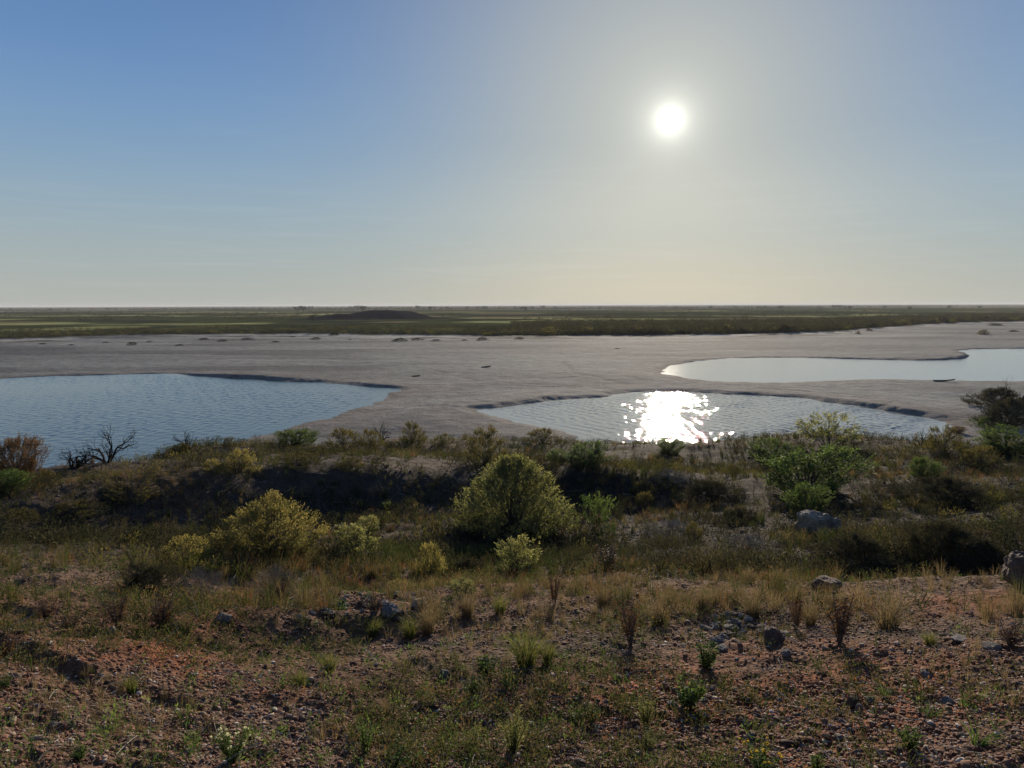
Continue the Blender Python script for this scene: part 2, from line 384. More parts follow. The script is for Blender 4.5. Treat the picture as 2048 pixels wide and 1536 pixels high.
# the mound
def mound(px, r, w, d, h):
    x0, y0, _ = ray(px, 640); a = math.atan2(x0, y0); cx, cy = r * math.sin(a), r * math.cos(a)
    u = ((X - cx) * math.cos(a) - (Y - cy) * math.sin(a)) / w; v = ((X - cx) * math.sin(a) + (Y - cy) * math.cos(a)) / d
    return h * np.exp(-(u * u + v * v) ** 1.9)
mnd = np.maximum(mound(768, 430, 25, 26, 5.0), mound(722, 425, 28, 24, 3.4))
mnd = np.maximum(mnd, mound(815, 420, 14, 18, 1.9))
mnd = mnd * (1 + .16 * fbm(X * .12, Y * .12, 3, 97))
zf = zf + mnd
zf = zf + smooth(1500, 12000, RR) * 3.0 * (fbm(np.sin(AA) * 9, np.cos(AA) * 9, 3, 99) * .5 + .35)
Z = np.maximum(zh - 6 * smooth(60, 90, RR), zf)
isHill = (zh > zf) & (RR < 70)
hm = smooth(-.25, .35, zh - zf) * (RR < 70)

lnRS = np.log(RS)
def ground_z(x, y):
    x = np.asarray(x, float); y = np.asarray(y, float)
    r = np.hypot(x, y); a = np.arctan2(x, y)
    return bil(Z, np.interp(np.log(r), lnRS, np.arange(len(RS))), np.interp(a, AZ, np.arange(len(AZ))))
def hit(px, py, r0=1.4, r1=600):
    """where the line of sight through a photo pixel meets the ground"""
    x, y, z = ray(px, py); h = math.hypot(x, y)
    r = np.geomspace(r0, r1, 3000); d = H + r * z / h - ground_z(r * x / h, r * y / h)
    i = np.argmax(d < 0) if (d < 0).any() else len(r) - 1
    i = max(i, 1)
    t = d[i - 1] / (d[i - 1] - d[i] + 1e-9); rr = r[i - 1] + (r[i] - r[i - 1]) * min(max(t, 0), 1)
    gx, gy = rr * x / h, rr * y / h
    return gx, gy, float(ground_z(gx, gy)), rr / h     # x, y, z, metres per unit of ray depth

def near_g(px, py, rad):
    cx, cy, _, _ = hit(px, py); return np.exp(-((X - cx) ** 2 + (Y - cy) ** 2) / rad ** 2)
# --- ground colours (the soil's own colour)
def mix(a, b, t): return a * (1 - t[..., None]) + np.array(b) * t[..., None]
C = np.zeros(RR.shape + (3,)) + np.array((.225, .125, .075))
n1 = fbm(X * .6, Y * .9, 4, 101); n2 = fbm(X * 2.4, Y * 3.2, 3, 103)
C = mix(C, (.38, .125, .05), smooth(-.15, .4, n1 + .35 * n2 + .5 * near_g(1200, 1500, .8) + .4 * near_g(1400, 1530, .6)) * smooth(9, 3, RR) * .9)
C = mix(C, (.25, .17, .118), smooth(.1, .5, fbm(X * .5 + 7, Y * .8, 4, 105) + .2 * n2) * .75)
C = mix(C, (.10, .078, .055), smooth(.0, .5, fbm(X * .9, Y * 1.2 + 31, 4, 107)) * .65)
C = mix(C, (.22, .10, .06), smooth(.1, .5, fbm(X * .25 + 3, Y * .35, 3, 109)) * .6 * smooth(8, 14, RR))
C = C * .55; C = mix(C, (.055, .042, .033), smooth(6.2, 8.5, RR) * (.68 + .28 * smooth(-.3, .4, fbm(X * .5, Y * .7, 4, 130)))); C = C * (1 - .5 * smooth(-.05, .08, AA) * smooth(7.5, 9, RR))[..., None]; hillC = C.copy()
F_ = np.zeros(RR.shape + (3,)) + np.array((.250, .246, .226))
st = fbm(X * .018, Y * .075, 5, 111); st2 = fbm(X * .15 + 40, Y * .5, 3, 113)
F_ = mix(F_, (.165, .156, .150), smooth(-.2, .5, st + .3 * st2) * .8)
F_ = mix(F_, (.37, .355, .32), smooth(.1, .6, fbm(X * .02 + 9, Y * .08, 4, 115) + .25 * st2) * .7)
F_ = mix(F_, (.46, .43, .385), smooth(.86, .99, q + .05 * st) * .75 * smooth(-.5, .2, st2 + .25))
F_ = mix(F_, (.075, .066, .052), smooth(.02, .28, fbm(X * .05 + 5, Y * .13, 4, 117)) * smooth(.84, .93, q) * .9)
F_ = mix(F_, (.13, .115, .105), drain * .7)
strand = np.abs(((sdn + .5 * st2 + .9 * fbm(X * .1, Y * .1, 2, 405)) % 1.7) / 1.7 - .5)
F_ = mix(F_, (.13, .115, .105), smooth(.16, .02, strand) * smooth(9, 3, sdn) * .55 * smooth(-.3, .4, fbm(X * .15, Y * .15, 3, 406)))
F_ = mix(F_, (.36, .35, .32), smooth(.42, .5, strand) * smooth(9, 3, sdn) * .5 * smooth(-.3, .4, fbm(X * .2 + 9, Y * .2, 3, 407)))
F_ = mix(F_, (.120, .112, .115), smooth(-.05, .4, fbm(X * .028 + 60, Y * .08, 5, 408)) * .75)
F_ = mix(F_, (.11, .095, .085), smooth(2.4, .0, sdn + 1.9 * fbm(X * .4, Y * .4, 4, 409)) * .85)          # damp silt by the water
F_ = mix(F_, (.28, .24, .21), smooth(7, 2, sdn + 2 * st2) * .5)
P_ = np.zeros(RR.shape + (3,)) + np.array((.060, .070, .032))
lr = np.log(RR)
band = fbm(AA * 14, lr * 9, 3, 121)
P_ = mix(P_, (.33, .34, .15), smooth(-.05, .2, fbm(AA * 5 + 3, lr * 7, 3, 123) + .15 * band) * smooth(1.15, 1.45, q) * .9 * smooth(6, 4, q))
P_ = mix(P_, (.26, .21, .12), smooth(.1, .4, fbm(AA * 6 + 13, lr * 8, 3, 125)) * smooth(1.2, 1.5, q) * .7)
P_ = mix(P_, (.035, .045, .028), smooth(.05, .3, fbm(AA * 8 + 33, lr * 8, 3, 127)) * .8)
P_ = mix(P_, (.045, .05, .035), smooth(1.18, 1.03, q + .03 * band) * .8)
P_ = mix(P_, (.34, .32, .27), smooth(.2, .45, fbm(AA * 9 + 50, lr * 14, 3, 129)) * smooth(4, 6, q) * .7)
P_ = P_ * np.array((1.0, .96, .90))
P_ = mix(P_, (.030, .027, .027), np.clip(mnd / .6, 0, 1))
F_ = F_ * np.array((.86, .885, .87)); fl = F_ * (1 - plain[..., None]) + P_ * plain[..., None]
C = hillC * hm[..., None] + fl * (1 - hm[..., None])

# --- materials
def mat(name):
    m = bpy.data.materials.new(name); m.use_nodes = True; nt = m.node_tree; nt.nodes.clear()
    return m, nt, N(nt, 'ShaderNodeOutputMaterial')
def ramp(nt, src, stops):
    r = N(nt, 'ShaderNodeValToRGB'); e = r.color_ramp.elements
    while len(e) < len(stops): e.new(.5)
    for i, (p, c) in enumerate(stops): e[i].position = p; e[i].color = (*c, 1)
    L(nt, src, r.inputs[0]); return r.outputs[0]
def soil(name, s1, s2, bump, pebble=0.0, spec=.12):
    m, nt, out = mat(name)
    at = N(nt, 'ShaderNodeAttribute', attribute_name='Col')
    tcn = N(nt, 'ShaderNodeTexCoord')
    n1 = N(nt, 'ShaderNodeTexNoise', Scale=s1, Detail=8.0, Roughness=.65); L(nt, tcn.outputs['Object'], n1.inputs['Vector'])
    n2 = N(nt, 'ShaderNodeTexNoise', Scale=s2, Detail=6.0, Roughness=.7); L(nt, tcn.outputs['Object'], n2.inputs['Vector'])
    r1 = ramp(nt, n1.outputs[0], [(.25, (.62,) * 3), (.75, (1.42,) * 3)])
    r2 = ramp(nt, n2.outputs[0], [(.3, (.6,) * 3), (.7, (1.4,) * 3)])
    m1 = N(nt, 'ShaderNodeMix', data_type='RGBA', blend_type='MULTIPLY'); m1.inputs[0].default_value = 1
    L(nt, at.outputs['Color'], m1.inputs[6]); L(nt, r1, m1.inputs[7])
    m2 = N(nt, 'ShaderNodeMix', data_type='RGBA', blend_type='MULTIPLY'); m2.inputs[0].default_value = 1
    L(nt, m1.outputs[2], m2.inputs[6]); L(nt, r2, m2.inputs[7])
    colour = m2.outputs[2]
    bs = N(nt, 'ShaderNodeBsdfPrincipled', Roughness=.95); bs.inputs['Specular IOR Level'].default_value = spec
    h = N(nt, 'ShaderNodeMath', operation='MULTIPLY'); L(nt, n1.outputs[0], h.inputs[0]); h.inputs[1].default_value = 2.0 * s2 / s1 * .25
    hs = N(nt, 'ShaderNodeMath', operation='ADD'); L(nt, h.outputs[0], hs.inputs[0]); L(nt, n2.outputs[0], hs.inputs[1])
    last = hs.outputs[0]
    if pebble:
        vo = N(nt, 'ShaderNodeTexVoronoi', Scale=pebble); L(nt, tcn.outputs['Object'], vo.inputs['Vector'])
        pr = ramp(nt, vo.outputs['Color'], [(.0, (.75,) * 3), (.6, (1.1,) * 3), (1.0, (1.7, 1.6, 1.55))])
        m3 = N(nt, 'ShaderNodeMix', data_type='RGBA', blend_type='MULTIPLY'); m3.inputs[0].default_value = .7
        L(nt, colour, m3.inputs[6]); L(nt, pr, m3.inputs[7]); colour = m3.outputs[2]
        sb = N(nt, 'ShaderNodeMath', operation='MULTIPLY'); L(nt, vo.outputs['Distance'], sb.inputs[0]); sb.inputs[1].default_value = -1.2
        a2 = N(nt, 'ShaderNodeMath', operation='ADD'); L(nt, last, a2.inputs[0]); L(nt, sb.outputs[0], a2.inputs[1]); last = a2.outputs[0]
    L(nt, colour, bs.inputs['Base Color'])
    bp = N(nt, 'ShaderNodeBump', Strength=.8, Distance=bump); L(nt, last, bp.inputs['Height']); L(nt, bp.outputs[0], bs.inputs['Normal'])
    L(nt, bs.outputs[0], out.inputs[0]); return m
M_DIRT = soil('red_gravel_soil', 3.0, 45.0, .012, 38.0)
M_FLAT = soil('silt_crust', .6, 5.0, .06, spec=.04)
M_PLAIN = soil('grassland', .02, .12, .3, spec=0.0)

def leaf_mat(name, stops, tr=.45, rough=.6, spec=.06, tcol=(2.2, 2.1, 1.35)):
    m, nt, out = mat(name)
    at = N(nt, 'ShaderNodeAttribute', attribute_name='rnd')
    c = ramp(nt, at.outputs['Fac'], stops)
    d = N(nt, 'ShaderNodeBsdfPrincipled', Roughness=rough); d.inputs['Specular IOR Level'].default_value = spec
    t = N(nt, 'ShaderNodeBsdfTranslucent')
    L(nt, c, d.inputs['Base Color'])
    br = N(nt, 'ShaderNodeMix', data_type='RGBA', blend_type='MULTIPLY'); br.inputs[0].default_value = 1
    L(nt, c, br.inputs[6]); br.inputs[7].default_value = (*tcol, 1); L(nt, br.outputs[2], t.inputs[0])
    mx = N(nt, 'ShaderNodeMixShader'); mx.inputs[0].default_value = tr; L(nt, d.outputs[0], mx.inputs[1]); L(nt, t.outputs[0], mx.inputs[2])
    L(nt, mx.outputs[0], out.inputs[0]); return m
M_BROOM = leaf_mat('feathery_green_leaves', [(0, (.07, .085, .035)), (.6, (.165, .178, .075)), (1, (.26, .25, .11))], .52, tcol=(2.0, 1.9, 1.35))
M_YELLOW = leaf_mat('yellow_green_leaves', [(0, (.07, .072, .026)), (.6, (.165, .155, .06)), (1, (.26, .22, .085))], .52, tcol=(2.0, 1.85, 1.3))
M_GREEN = leaf_mat('bright_green_leaves', [(0, (.028, .050, .018)), (.6, (.06, .098, .034)), (1, (.11, .145, .052))])
M_OLIVE = leaf_mat('olive_leaves', [(0, (.04, .045, .018)), (.6, (.085, .08, .032)), (1, (.15, .12, .05))], .4, .8, .03)
M_DARK = leaf_mat('dark_scrub_leaves', [(0, (.026, .028, .018)), (.6, (.050, .050, .034)), (1, (.10, .088, .058))], .2, .9, 0.0)
M_RUST = leaf_mat('rust_dry_leaves', [(0, (.08, .042, .022)), (.6, (.15, .08, .035)), (1, (.24, .14, .06))], .3, tcol=(1.6, 1.4, 1.1))
M_TAN = leaf_mat('tan_feathery_leaves', [(0, (.07, .05, .025)), (.6, (.13, .085, .038)), (1, (.20, .13, .06))], .4, tcol=(1.7, 1.4, 1.0))
M_STRAW = leaf_mat('straw_grass', [(0, (.08, .07, .035)), (.5, (.15, .125, .07)), (1, (.26, .20, .125))], .4, tcol=(1.5, 1.35, 1.05))
M_GRASS = leaf_mat('green_grass', [(0, (.045, .06, .02)), (.6, (.09, .105, .035)), (1, (.20, .17, .07))], .4)
M_MIXG = leaf_mat('mixed_ground_cover', [(0, (.035, .055, .015)), (.35, (.055, .066, .026)), (.6, (.095, .083, .042)), (.85, (.16, .125, .072)), (1, (.15, .075, .035))], .4, tcol=(1.6, 1.5, 1.1))
M_BARK = leaf_mat('grey_bark', [(0, (.055, .042, .034)), (1, (.16, .13, .105))], 0, .9)
M_DEAD = leaf_mat('dead_wood', [(0, (.02, .018, .017)), (1, (.055, .048, .042))], 0, .9)
M_TWIG = leaf_mat('bleached_twigs', [(0, (.12, .10, .08)), (1, (.34, .29, .23))], 0, .9)
M_WHITE = leaf_mat('white_flowers', [(0, (.55, .55, .45)), (1, (.75, .74, .6))], .3)
M_YFLOW = leaf_mat('yellow_flowers', [(0, (.55, .40, .04)), (1, (.75, .55, .06))], .3)
def stone_mat(name, stops, sc):
    m, nt, out = mat(name)
    at = N(nt, 'ShaderNodeAttribute', attribute_name='rnd'); c = ramp(nt, at.outputs['Fac'], stops)
    t = N(nt, 'ShaderNodeTexCoord'); no = N(nt, 'ShaderNodeTexNoise', Scale=sc, Detail=8.0, Roughness=.7); L(nt, t.outputs['Object'], no.inputs['Vector'])
    r = ramp(nt, no.outputs[0], [(.3, (.5,) * 3), (.7, (1.35,) * 3)])
    m1 = N(nt, 'ShaderNodeMix', data_type='RGBA', blend_type='MULTIPLY'); m1.inputs[0].default_value = 1
    L(nt, c, m1.inputs[6]); L(nt, r, m1.inputs[7])
    b = N(nt, 'ShaderNodeBsdfPrincipled', Roughness=.85); b.inputs['Specular IOR Level'].default_value = .3
    L(nt, m1.outputs[2], b.inputs['Base Color'])
    bp = N(nt, 'ShaderNodeBump', Strength=.8, Distance=.3 / sc); L(nt, no.outputs[0], bp.inputs['Height']); L(nt, bp.outputs[0], b.inputs['Normal'])
    L(nt, b.outputs[0], out.inputs[0]); return m
PEB = [(0, (.11, .042, .022)), (.45, (.21, .085, .045)), (.70, (.23, .14, .095)), (.9, (.34, .26, .195)), (1, (.52, .46, .39))]
M_PEB = stone_mat('pebbles', PEB, 40.0)
M_ROCK = stone_mat('pale_limestone', [(0, (.20, .155, .125)), (1, (.40, .35, .30))], 14.0)
M_WOOD = leaf_mat('driftwood', [(0, (.05, .04, .035)), (1, (.14, .115, .095))], 0, .9)

def water_mat(base, dist, rough, wsc=8.0):
    m, nt, out = mat('pond_water')
    g = N(nt, 'ShaderNodeBsdfPrincipled', Roughness=rough, IOR=1.333)
    g.inputs['Base Color'].default_value = (*base, 1)
    tcn = N(nt, 'ShaderNodeTexCoord')
    w1 = N(nt, 'ShaderNodeTexNoise', Scale=wsc, Detail=2.0, Roughness=.5, Distortion=.2); L(nt, tcn.outputs['Object'], w1.inputs['Vector'])
    bp = N(nt, 'ShaderNodeBump', Distance=dist); L(nt, w1.outputs[0], bp.inputs['Height'])
    L(nt, bp.outputs[0], g.inputs['Normal']); L(nt, g.outputs[0], out.inputs[0]); return m
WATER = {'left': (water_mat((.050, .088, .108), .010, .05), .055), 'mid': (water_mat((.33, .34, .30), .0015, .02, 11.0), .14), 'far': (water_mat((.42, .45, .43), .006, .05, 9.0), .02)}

# --- split the one sheet into its three grounds (they share their border vertices)
nr, na = RR.shape
VV = np.stack([X, Y, Z], -1).reshape(-1, 3)
I, J = np.meshgrid(np.arange(nr - 1), np.arange(na - 1), indexing='ij')
b = (I * na + J)
QA = np.stack([b, b + 1, b + na + 1, b + na], -1)[..., ::-1]
reg = np.where(isHill[:-1, :-1] & (RR[:-1, :-1] < 70), 0, np.where(q[:-1, :-1] < 1.0, 1, 2))
CC = C.reshape(-1, 3)
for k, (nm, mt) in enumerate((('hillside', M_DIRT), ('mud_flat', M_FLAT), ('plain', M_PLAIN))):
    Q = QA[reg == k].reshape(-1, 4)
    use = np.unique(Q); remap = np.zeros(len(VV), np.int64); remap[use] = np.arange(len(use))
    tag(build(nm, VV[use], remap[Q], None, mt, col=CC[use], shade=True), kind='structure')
# a closing fan under the camera
c0 = np.arange(na); tri = np.stack([np.full(na - 1, na), c0[1:], c0[:-1]], 1)
tag(build('ground', np.concatenate([VV[:na], [[0, 0, float(Z[0].mean())]]]), None, tri, M_DIRT, col=np.concatenate([CC[:na], CC[:1]]), shade=True), kind='structure')

LAB = {'left': 'blue rippled pond on the left', 'mid': 'small pale pond with the sun glitter', 'far': 'long pale pond further back on the right'}
for k, P in POLY.items():
    wm, slope = WATER[k]
    lo = P.min(0) - 1; hi = P.max(0) + 1; st_ = {'left': .13, 'mid': .09, 'far': .2}[k]; l0, l1 = {'left': (.32, 1.25), 'mid': (.32, 1.15), 'far': (.45, 1.2)}[k]
    gx_ = np.arange(lo[0], hi[0], st_); gy_ = np.arange(lo[1], hi[1], st_); GX, GY = np.meshgrid(gx_, gy_, indexing='ij')
    cs = sdist(P[::2], GX[::4, ::4], GY[::4, ::4]); cs = np.kron(cs, np.ones((4, 4)))[:GX.shape[0], :GX.shape[1]]
    rw_ = np.random.default_rng(len(k)); hz_ = np.zeros_like(GX); nw = 34; wind = radians({'left': 70, 'mid': 8, 'far': 25}[k])
    for i in range(nw):                                  # small wind waves
        lam = np.exp(rw_.uniform(math.log(l0), math.log(l1))); th = wind + rw_.normal() * (.85 if k == 'mid' else 1.25); kk = 2 * pi / lam
        hz_ += np.sin(kk * (math.cos(th) * GX + math.sin(th) * GY) + rw_.random() * 6.28) * (slope / kk) * math.sqrt(2.0 / nw)
    hz_ *= .65 + .7 * smooth(-.5, .6, fbm(GX * .06, GY * .09, 2, 201))
    hz_ *= smooth(.3, -2.5, cs) * .85 + .15
    idx = np.arange(GX.size).reshape(GX.shape); kq = np.minimum(np.minimum(cs[:-1, :-1], cs[1:, 1:]), np.minimum(cs[1:, :-1], cs[:-1, 1:])) < 2.2
    Q = np.stack([idx[:-1, :-1], idx[1:, :-1], idx[1:, 1:], idx[:-1, 1:]], -1)[kq]
    use = np.unique(Q); rm = np.zeros(GX.size, np.int64); rm[use] = np.arange(len(use))
    VW = np.stack([GX, GY, hz_], -1).reshape(-1, 3)[use]
    tag(build('pond_water', VW, rm[Q], None, wm, shade=True), label=LAB[k], kind='structure')

# ------------------------------------------------------------------ plants
def crown_pts(rng, n, env, w, lump=.3, lo=.12):
    """points in a lumpy crown, height 1, half width w; biased to the outside"""
    h = rng.random(n); ph = rng.random(n) * 2 * pi
    if env == 'cone': h = h ** 1.2; R = (1.03 - h) ** .6 * (.6 + .4 * np.minimum(h * 8 + .35, 1)) * w
    elif env == 'dome': R = np.sqrt(np.clip(1 - (h * .96) ** 2.1, 0, 1)) * w
    elif env == 'open': h = .3 + .7 * h; R = w * (.45 + .6 * np.sin(pi * np.clip(h - .15, 0, 1)))
    elif env == 'mat': R = np.sqrt(np.clip(1 - h ** 1.5, 0, 1)) * w
    else: R = w * (.35 + .65 * h) * np.sqrt(np.clip(1.08 - h ** 3, 0, 1))     # vase
    s0 = rng.random() * 50
    lum = 1 + lump * (vnoise(ph * 1.6 + s0, h * 3.1 + s0, 7) + .5 * vnoise(ph * 4 + s0, h * 7, 9))
    hl = h * (1 + .6 * lump * vnoise(ph * 1.3 + 3 + s0, h * 1.5, 8))
    rr = R * lum * (rng.random(n) ** .36)
    return np.stack([rr * np.cos(ph), rr * np.sin(ph), np.maximum(hl, lo * .3)], 1), rr / np.maximum(R, 1e-3)

def shrub_parts(seed, env, w, ntw, nl, leaf, twl=.16, up=.8, lump=.3, stems=26, thick=.012, gold=.0):
    """branches Geo and foliage Geo for a bush of height 1"""
    rng = np.random.default_rng(seed); gb, gl = Geo(), Geo()
    A, e = crown_pts(rng, ntw, env, w, lump)
    # clusters: pull twigs towards a set of boughs so gaps open between them
    nb = max(10, ntw // 22); B, _ = crown_pts(rng, nb, env, w, lump)
    d = ((A[:, None] - B[None]) ** 2).sum(-1); j = d.argmin(1); A = A + (B[j] - A) * rng.uniform(.15, .55, (ntw, 1))
    A[:, :2] += .10 * w * np.sin(seed * 7.1) * A[:, 2:3]; sel = rng.choice(nb, min(stems, nb), replace=False); T = B[sel]; n = len(T)
    base = np.zeros((n, 3)); base[:, :2] = rng.normal(size=(n, 2)) * .035 * max(w, .5); base[:, 2] = -.05
    mid = T * np.array([.35, .35, .62]) + rng.normal(size=(n, 3)) * .03
    P = bez(base, mid, T, 6) + rng.normal(size=(n, 6, 3)) * .008
    tubes(gb, P, np.linspace(thick, thick * .25, 6)[None] * rng.uniform(.7, 1.2, (n, 1)), rng, R=rng.random(n))
    k = rng.integers(0, n, n * 4); t = rng.integers(2, 6, n * 4); O = P[k, t]; E = O + unit(O * [1, 1, .3] + rng.normal(size=(n * 4, 3)) * .3 + [0, 0, up * .3]) * rng.uniform(.08, .24, (n * 4, 1))
    tubes(gb, bez(O, (O + E) / 2 + rng.normal(size=O.shape) * .02, E, 4), np.linspace(thick * .35, thick * .12, 4)[None] * np.ones((len(O), 1)), rng, R=rng.random(len(O)))
    out = unit(A * [1, 1, .15] + 1e-5); D = unit(out * (1 - up * .6) + [0, 0, up] + rng.normal(size=A.shape) * .28)
    ln = twl * rng.uniform(.5, 1.25, (ntw, 1)); P2 = bez(A - D * ln * .5, A + rng.normal(size=A.shape) * .01, A + D * ln * .5 + out * .02, 3)
    tubes(gb, P2, np.linspace(thick * .16, thick * .06, 3)[None] * np.ones((ntw, 1)), rng, R=rng.random(ntw))
    tt = rng.random((ntw, nl)); i = np.repeat(np.arange(ntw), nl); t_ = tt.ravel()[:, None]
    Pl = P2[i, 0] * (1 - t_) ** 2 + 2 * P2[i, 1] * t_ * (1 - t_) + P2[i, 2] * t_ ** 2
    Dl = unit(D[i] * .8 + rng.normal(size=Pl.shape) * .62)
    twr = np.clip(.5 + .28 * rng.normal(size=ntw) + .3 * (A[:, 2] - .5) + gold * vnoise(A[:, 0] * 4 / w, A[:, 2] * 4, seed), 0, 1)
    R = np.clip(twr[i] + rng.normal(size=len(i)) * .12, 0, 1)
    leaves(gl, Pl, Dl, leaf * rng.uniform(.6, 1.3, len(i)), leaf * .34 * rng.uniform(.7, 1.3, len(i)), rng, R)
    return gb, gl
def mesh_pair(seed, mleaf, mbark=None, **kw):
    gb, gl = shrub_parts(seed, **kw)
    b = gb.build('branches', mbark or M_BARK); f = gl.build('foliage', mleaf); return [b, f]
def dead_parts(seed, spread=1.0, depth=4, n0=4, thick=.035, upw=.5):
    rng = np.random.default_rng(seed); g = Geo()
    def grow(p, d, ln, th, lev):
        k = 5; P = [p]
        for i in range(k - 1):
            d = unit(d + rng.normal(size=3) * .22 + np.array([0, 0, .06 * upw])); P.append(P[-1] + d * ln / (k - 1))
        P = np.array(P); tubes(g, P[None], np.linspace(th, th * .6, k)[None], rng, R=rng.random(1), sides=4 if lev == 0 else 3)
        if lev >= depth: return
        for _ in range(rng.integers(2, 4) if lev < depth - 1 else 3):
            i = rng.integers(2, k); dd = unit(d + rng.normal(size=3) * .62 * spread + np.array([0, 0, .15 * upw])); grow(P[i], dd, ln * rng.uniform(.55, .85), th * .52, lev + 1)
    for _ in range(n0):
        a = rng.random() * 2 * pi; grow(np.array([math.cos(a) * .03, math.sin(a) * .03, -.04]), unit(np.array([math.cos(a) * spread * .8, math.sin(a) * spread * .8, .75])), .42, thick, 0)
    V = np.concatenate(g.V); s = 1 / V[:, 2].max()
    g.V = [v * s for v in g.V]; return g
def tuft_geo(seed, n=70, h=1.0, w=.45, bw=.016, droop=.35, seeds=0.0):
    rng = np.random.default_rng(seed); g = Geo()
    a = rng.random(n) * 2 * pi; r0 = rng.random(n) ** .5 * .13; b = np.stack([np.cos(a) * r0, np.sin(a) * r0, np.full(n, -.04)], 1)
    a2 = a + rng.normal(size=n) * .5; hh = h * rng.uniform(.45, 1.0, n); rad = w * rng.random(n) ** .6
    tip = np.stack([np.cos(a2) * rad, np.sin(a2) * rad, hh * (1 - droop * rad / w * rng.random(n))], 1)
    c = np.stack([tip[:, 0] * .35, tip[:, 1] * .35, hh * .75], 1); P = bez(b, c, tip, 4)
    ribbons(g, P, np.array([1, .8, .55, .12])[None] * bw * rng.uniform(.6, 1.3, (n, 1)), rng, R=np.clip(rng.normal(.5, .25, n), 0, 1))
    if seeds:
        i = rng.choice(n, int(n * seeds)); leaves(g, np.repeat(P[i, 3], 5, 0) + rng.normal(size=(len(i) * 5, 3)) * .022, rng.normal(size=(len(i) * 5, 3)) + [0, 0, .6], .035, .014, rng, R=rng.uniform(.6, 1, len(i) * 5))
    return g
def weed_geo(seed, stems=7, nl=26, leaf=.085, lw=.3, spread=.3, blobs=0, bush=.0, lo=.1):
    """upright forb: stems Geo, leaves Geo, heads Geo"""
    rng = np.random.default_rng(seed); gs, gl, gh = Geo(), Geo(), Geo()
    a = rng.random(stems) * 2 * pi; r = spread * rng.uniform(.2, 1, stems); tip = np.stack([np.cos(a) * r, np.sin(a) * r, rng.uniform(.6, 1, stems)], 1)
    base = np.stack([np.cos(a) * .02, np.sin(a) * .02, np.full(stems, -.04)], 1)
    P = bez(base, tip * [.45, .45, .5], tip, 6)
    tubes(gs, P, np.linspace(.012, .005, 6)[None] * np.ones((stems, 1)), rng, R=rng.random(stems))
    i = np.repeat(np.arange(stems), nl); t = rng.uniform(lo, 1, (len(i), 1)); p = P[i, 0] * (1 - t) ** 2 + 2 * (P[i, 0] * 0 + tip[i] * [.45, .45, .5]) * t * (1 - t) + tip[i] * t ** 2
    ang = rng.random(len(i)) * 2 * pi; D = np.stack([np.cos(ang), np.sin(ang), rng.uniform(.1, 1.1, len(i))], 1)
    p = p + unit(D) * bush * rng.random((len(i), 1))
    if bush: ribbons(gs, bez(p - unit(D) * bush * .8, p - unit(D) * bush * .4, p, 3), np.full((len(p), 3), .005), rng, R=rng.random(len(p)))
    leaves(gl, p, D, leaf * rng.uniform(.5, 1.2, len(i)) * (1.1 - .5 * t[:, 0]), leaf * lw * rng.uniform(.7, 1.2, len(i)), rng, R=np.clip(rng.normal(.5, .25, len(i)), 0, 1))
    if blobs:
        i = rng.integers(0, stems, blobs); q = tip[i] + rng.normal(size=(blobs, 3)) * [.05, .05, .04]; m = 16
        [leaves(gh, np.repeat(q[b:b+1], m, 0) + rng.normal(size=(m, 3)) * .006, rng.normal(size=(m, 3)) + [0, 0, .5], .032, .02, rng, R=rng.random(m)) for b in range(blobs)]
    return gs, gl, gh

CNT = {}
def place(tmpl, name, x, y, z, s, rz, label, cat, group=None, sxy=1.0, rng=None):
    """an Empty (or a single mesh) at the thing's base, with copies of the template's part meshes under it"""
    if len(tmpl) == 1:
        r = tmpl[0].copy(); r.name = name
    else:
        r = bpy.data.objects.new(name, None); r.empty_display_size = .1
    COL.objects.link(r)
    r.location = (x, y, z); r.rotation_euler = (0, 0, rz); r.scale = (s * sxy, s * sxy, s)
    if len(tmpl) > 1:
        for p in tmpl:
            c = p.copy(); c.name = p.name.split('.')[0]; COL.objects.link(c); c.parent = r
    return tag(r, label, cat, group)
PROTO = []
def proto(*objs): PROTO.extend(objs); return list(objs)

# --- templates
T_CONE = proto(*mesh_pair(11, M_BROOM, env='cone', w=.80, ntw=3600, nl=12, leaf=.026, twl=.13, up=1.0, lump=.22, stems=60, thick=.011, gold=.3))
T_DOME = proto(*mesh_pair(12, M_YELLOW, env='dome', w=.84, ntw=3000, nl=12, leaf=.030, twl=.11, up=.6, lump=.42, stems=60, thick=.012, gold=.35))
T_BROOM = [proto(*mesh_pair(20 + i, M_YELLOW, env='dome', w=.75, ntw=620, nl=12, leaf=.05, twl=.2, up=.95, lump=.4, stems=26, thick=.014, gold=.3)) for i in range(2)]
T_PALE = [proto(*mesh_pair(30 + i, M_BROOM, env='vase', w=.55, ntw=520, nl=11, leaf=.05, twl=.2, up=.9, lump=.45, stems=26, thick=.014, gold=.2)) for i in range(3)]
T_GREEN = [proto(*mesh_pair(40 + i, M_GREEN, env='vase', w=.72, ntw=900, nl=13, leaf=.042, twl=.2, up=.8, lump=.5, stems=34, thick=.012)) for i in range(3)]
T_STRAG = proto(*mesh_pair(51, M_GREEN, env='open', w=.75, ntw=150, nl=16, leaf=.075, twl=.3, up=.5, lump=.8, stems=14, thick=.014))
T_OPEN = proto(*mesh_pair(50, M_BROOM, env='open', w=.95, ntw=420, nl=15, leaf=.05, twl=.2, up=.35, lump=.7, stems=22, thick=.016))
T_OLIVE = [proto(*mesh_pair(60 + i, M_OLIVE, env='dome', w=.85, ntw=800, nl=11, leaf=.045, twl=.18, up=.8, lump=.45, stems=40, thick=.013, gold=.3)) for i in range(3)]
T_SPARSE = proto(*mesh_pair(66, M_OLIVE, env='vase', w=.85, ntw=420, nl=8, leaf=.034, twl=.24, up=.6, lump=.5, stems=40, thick=.012))
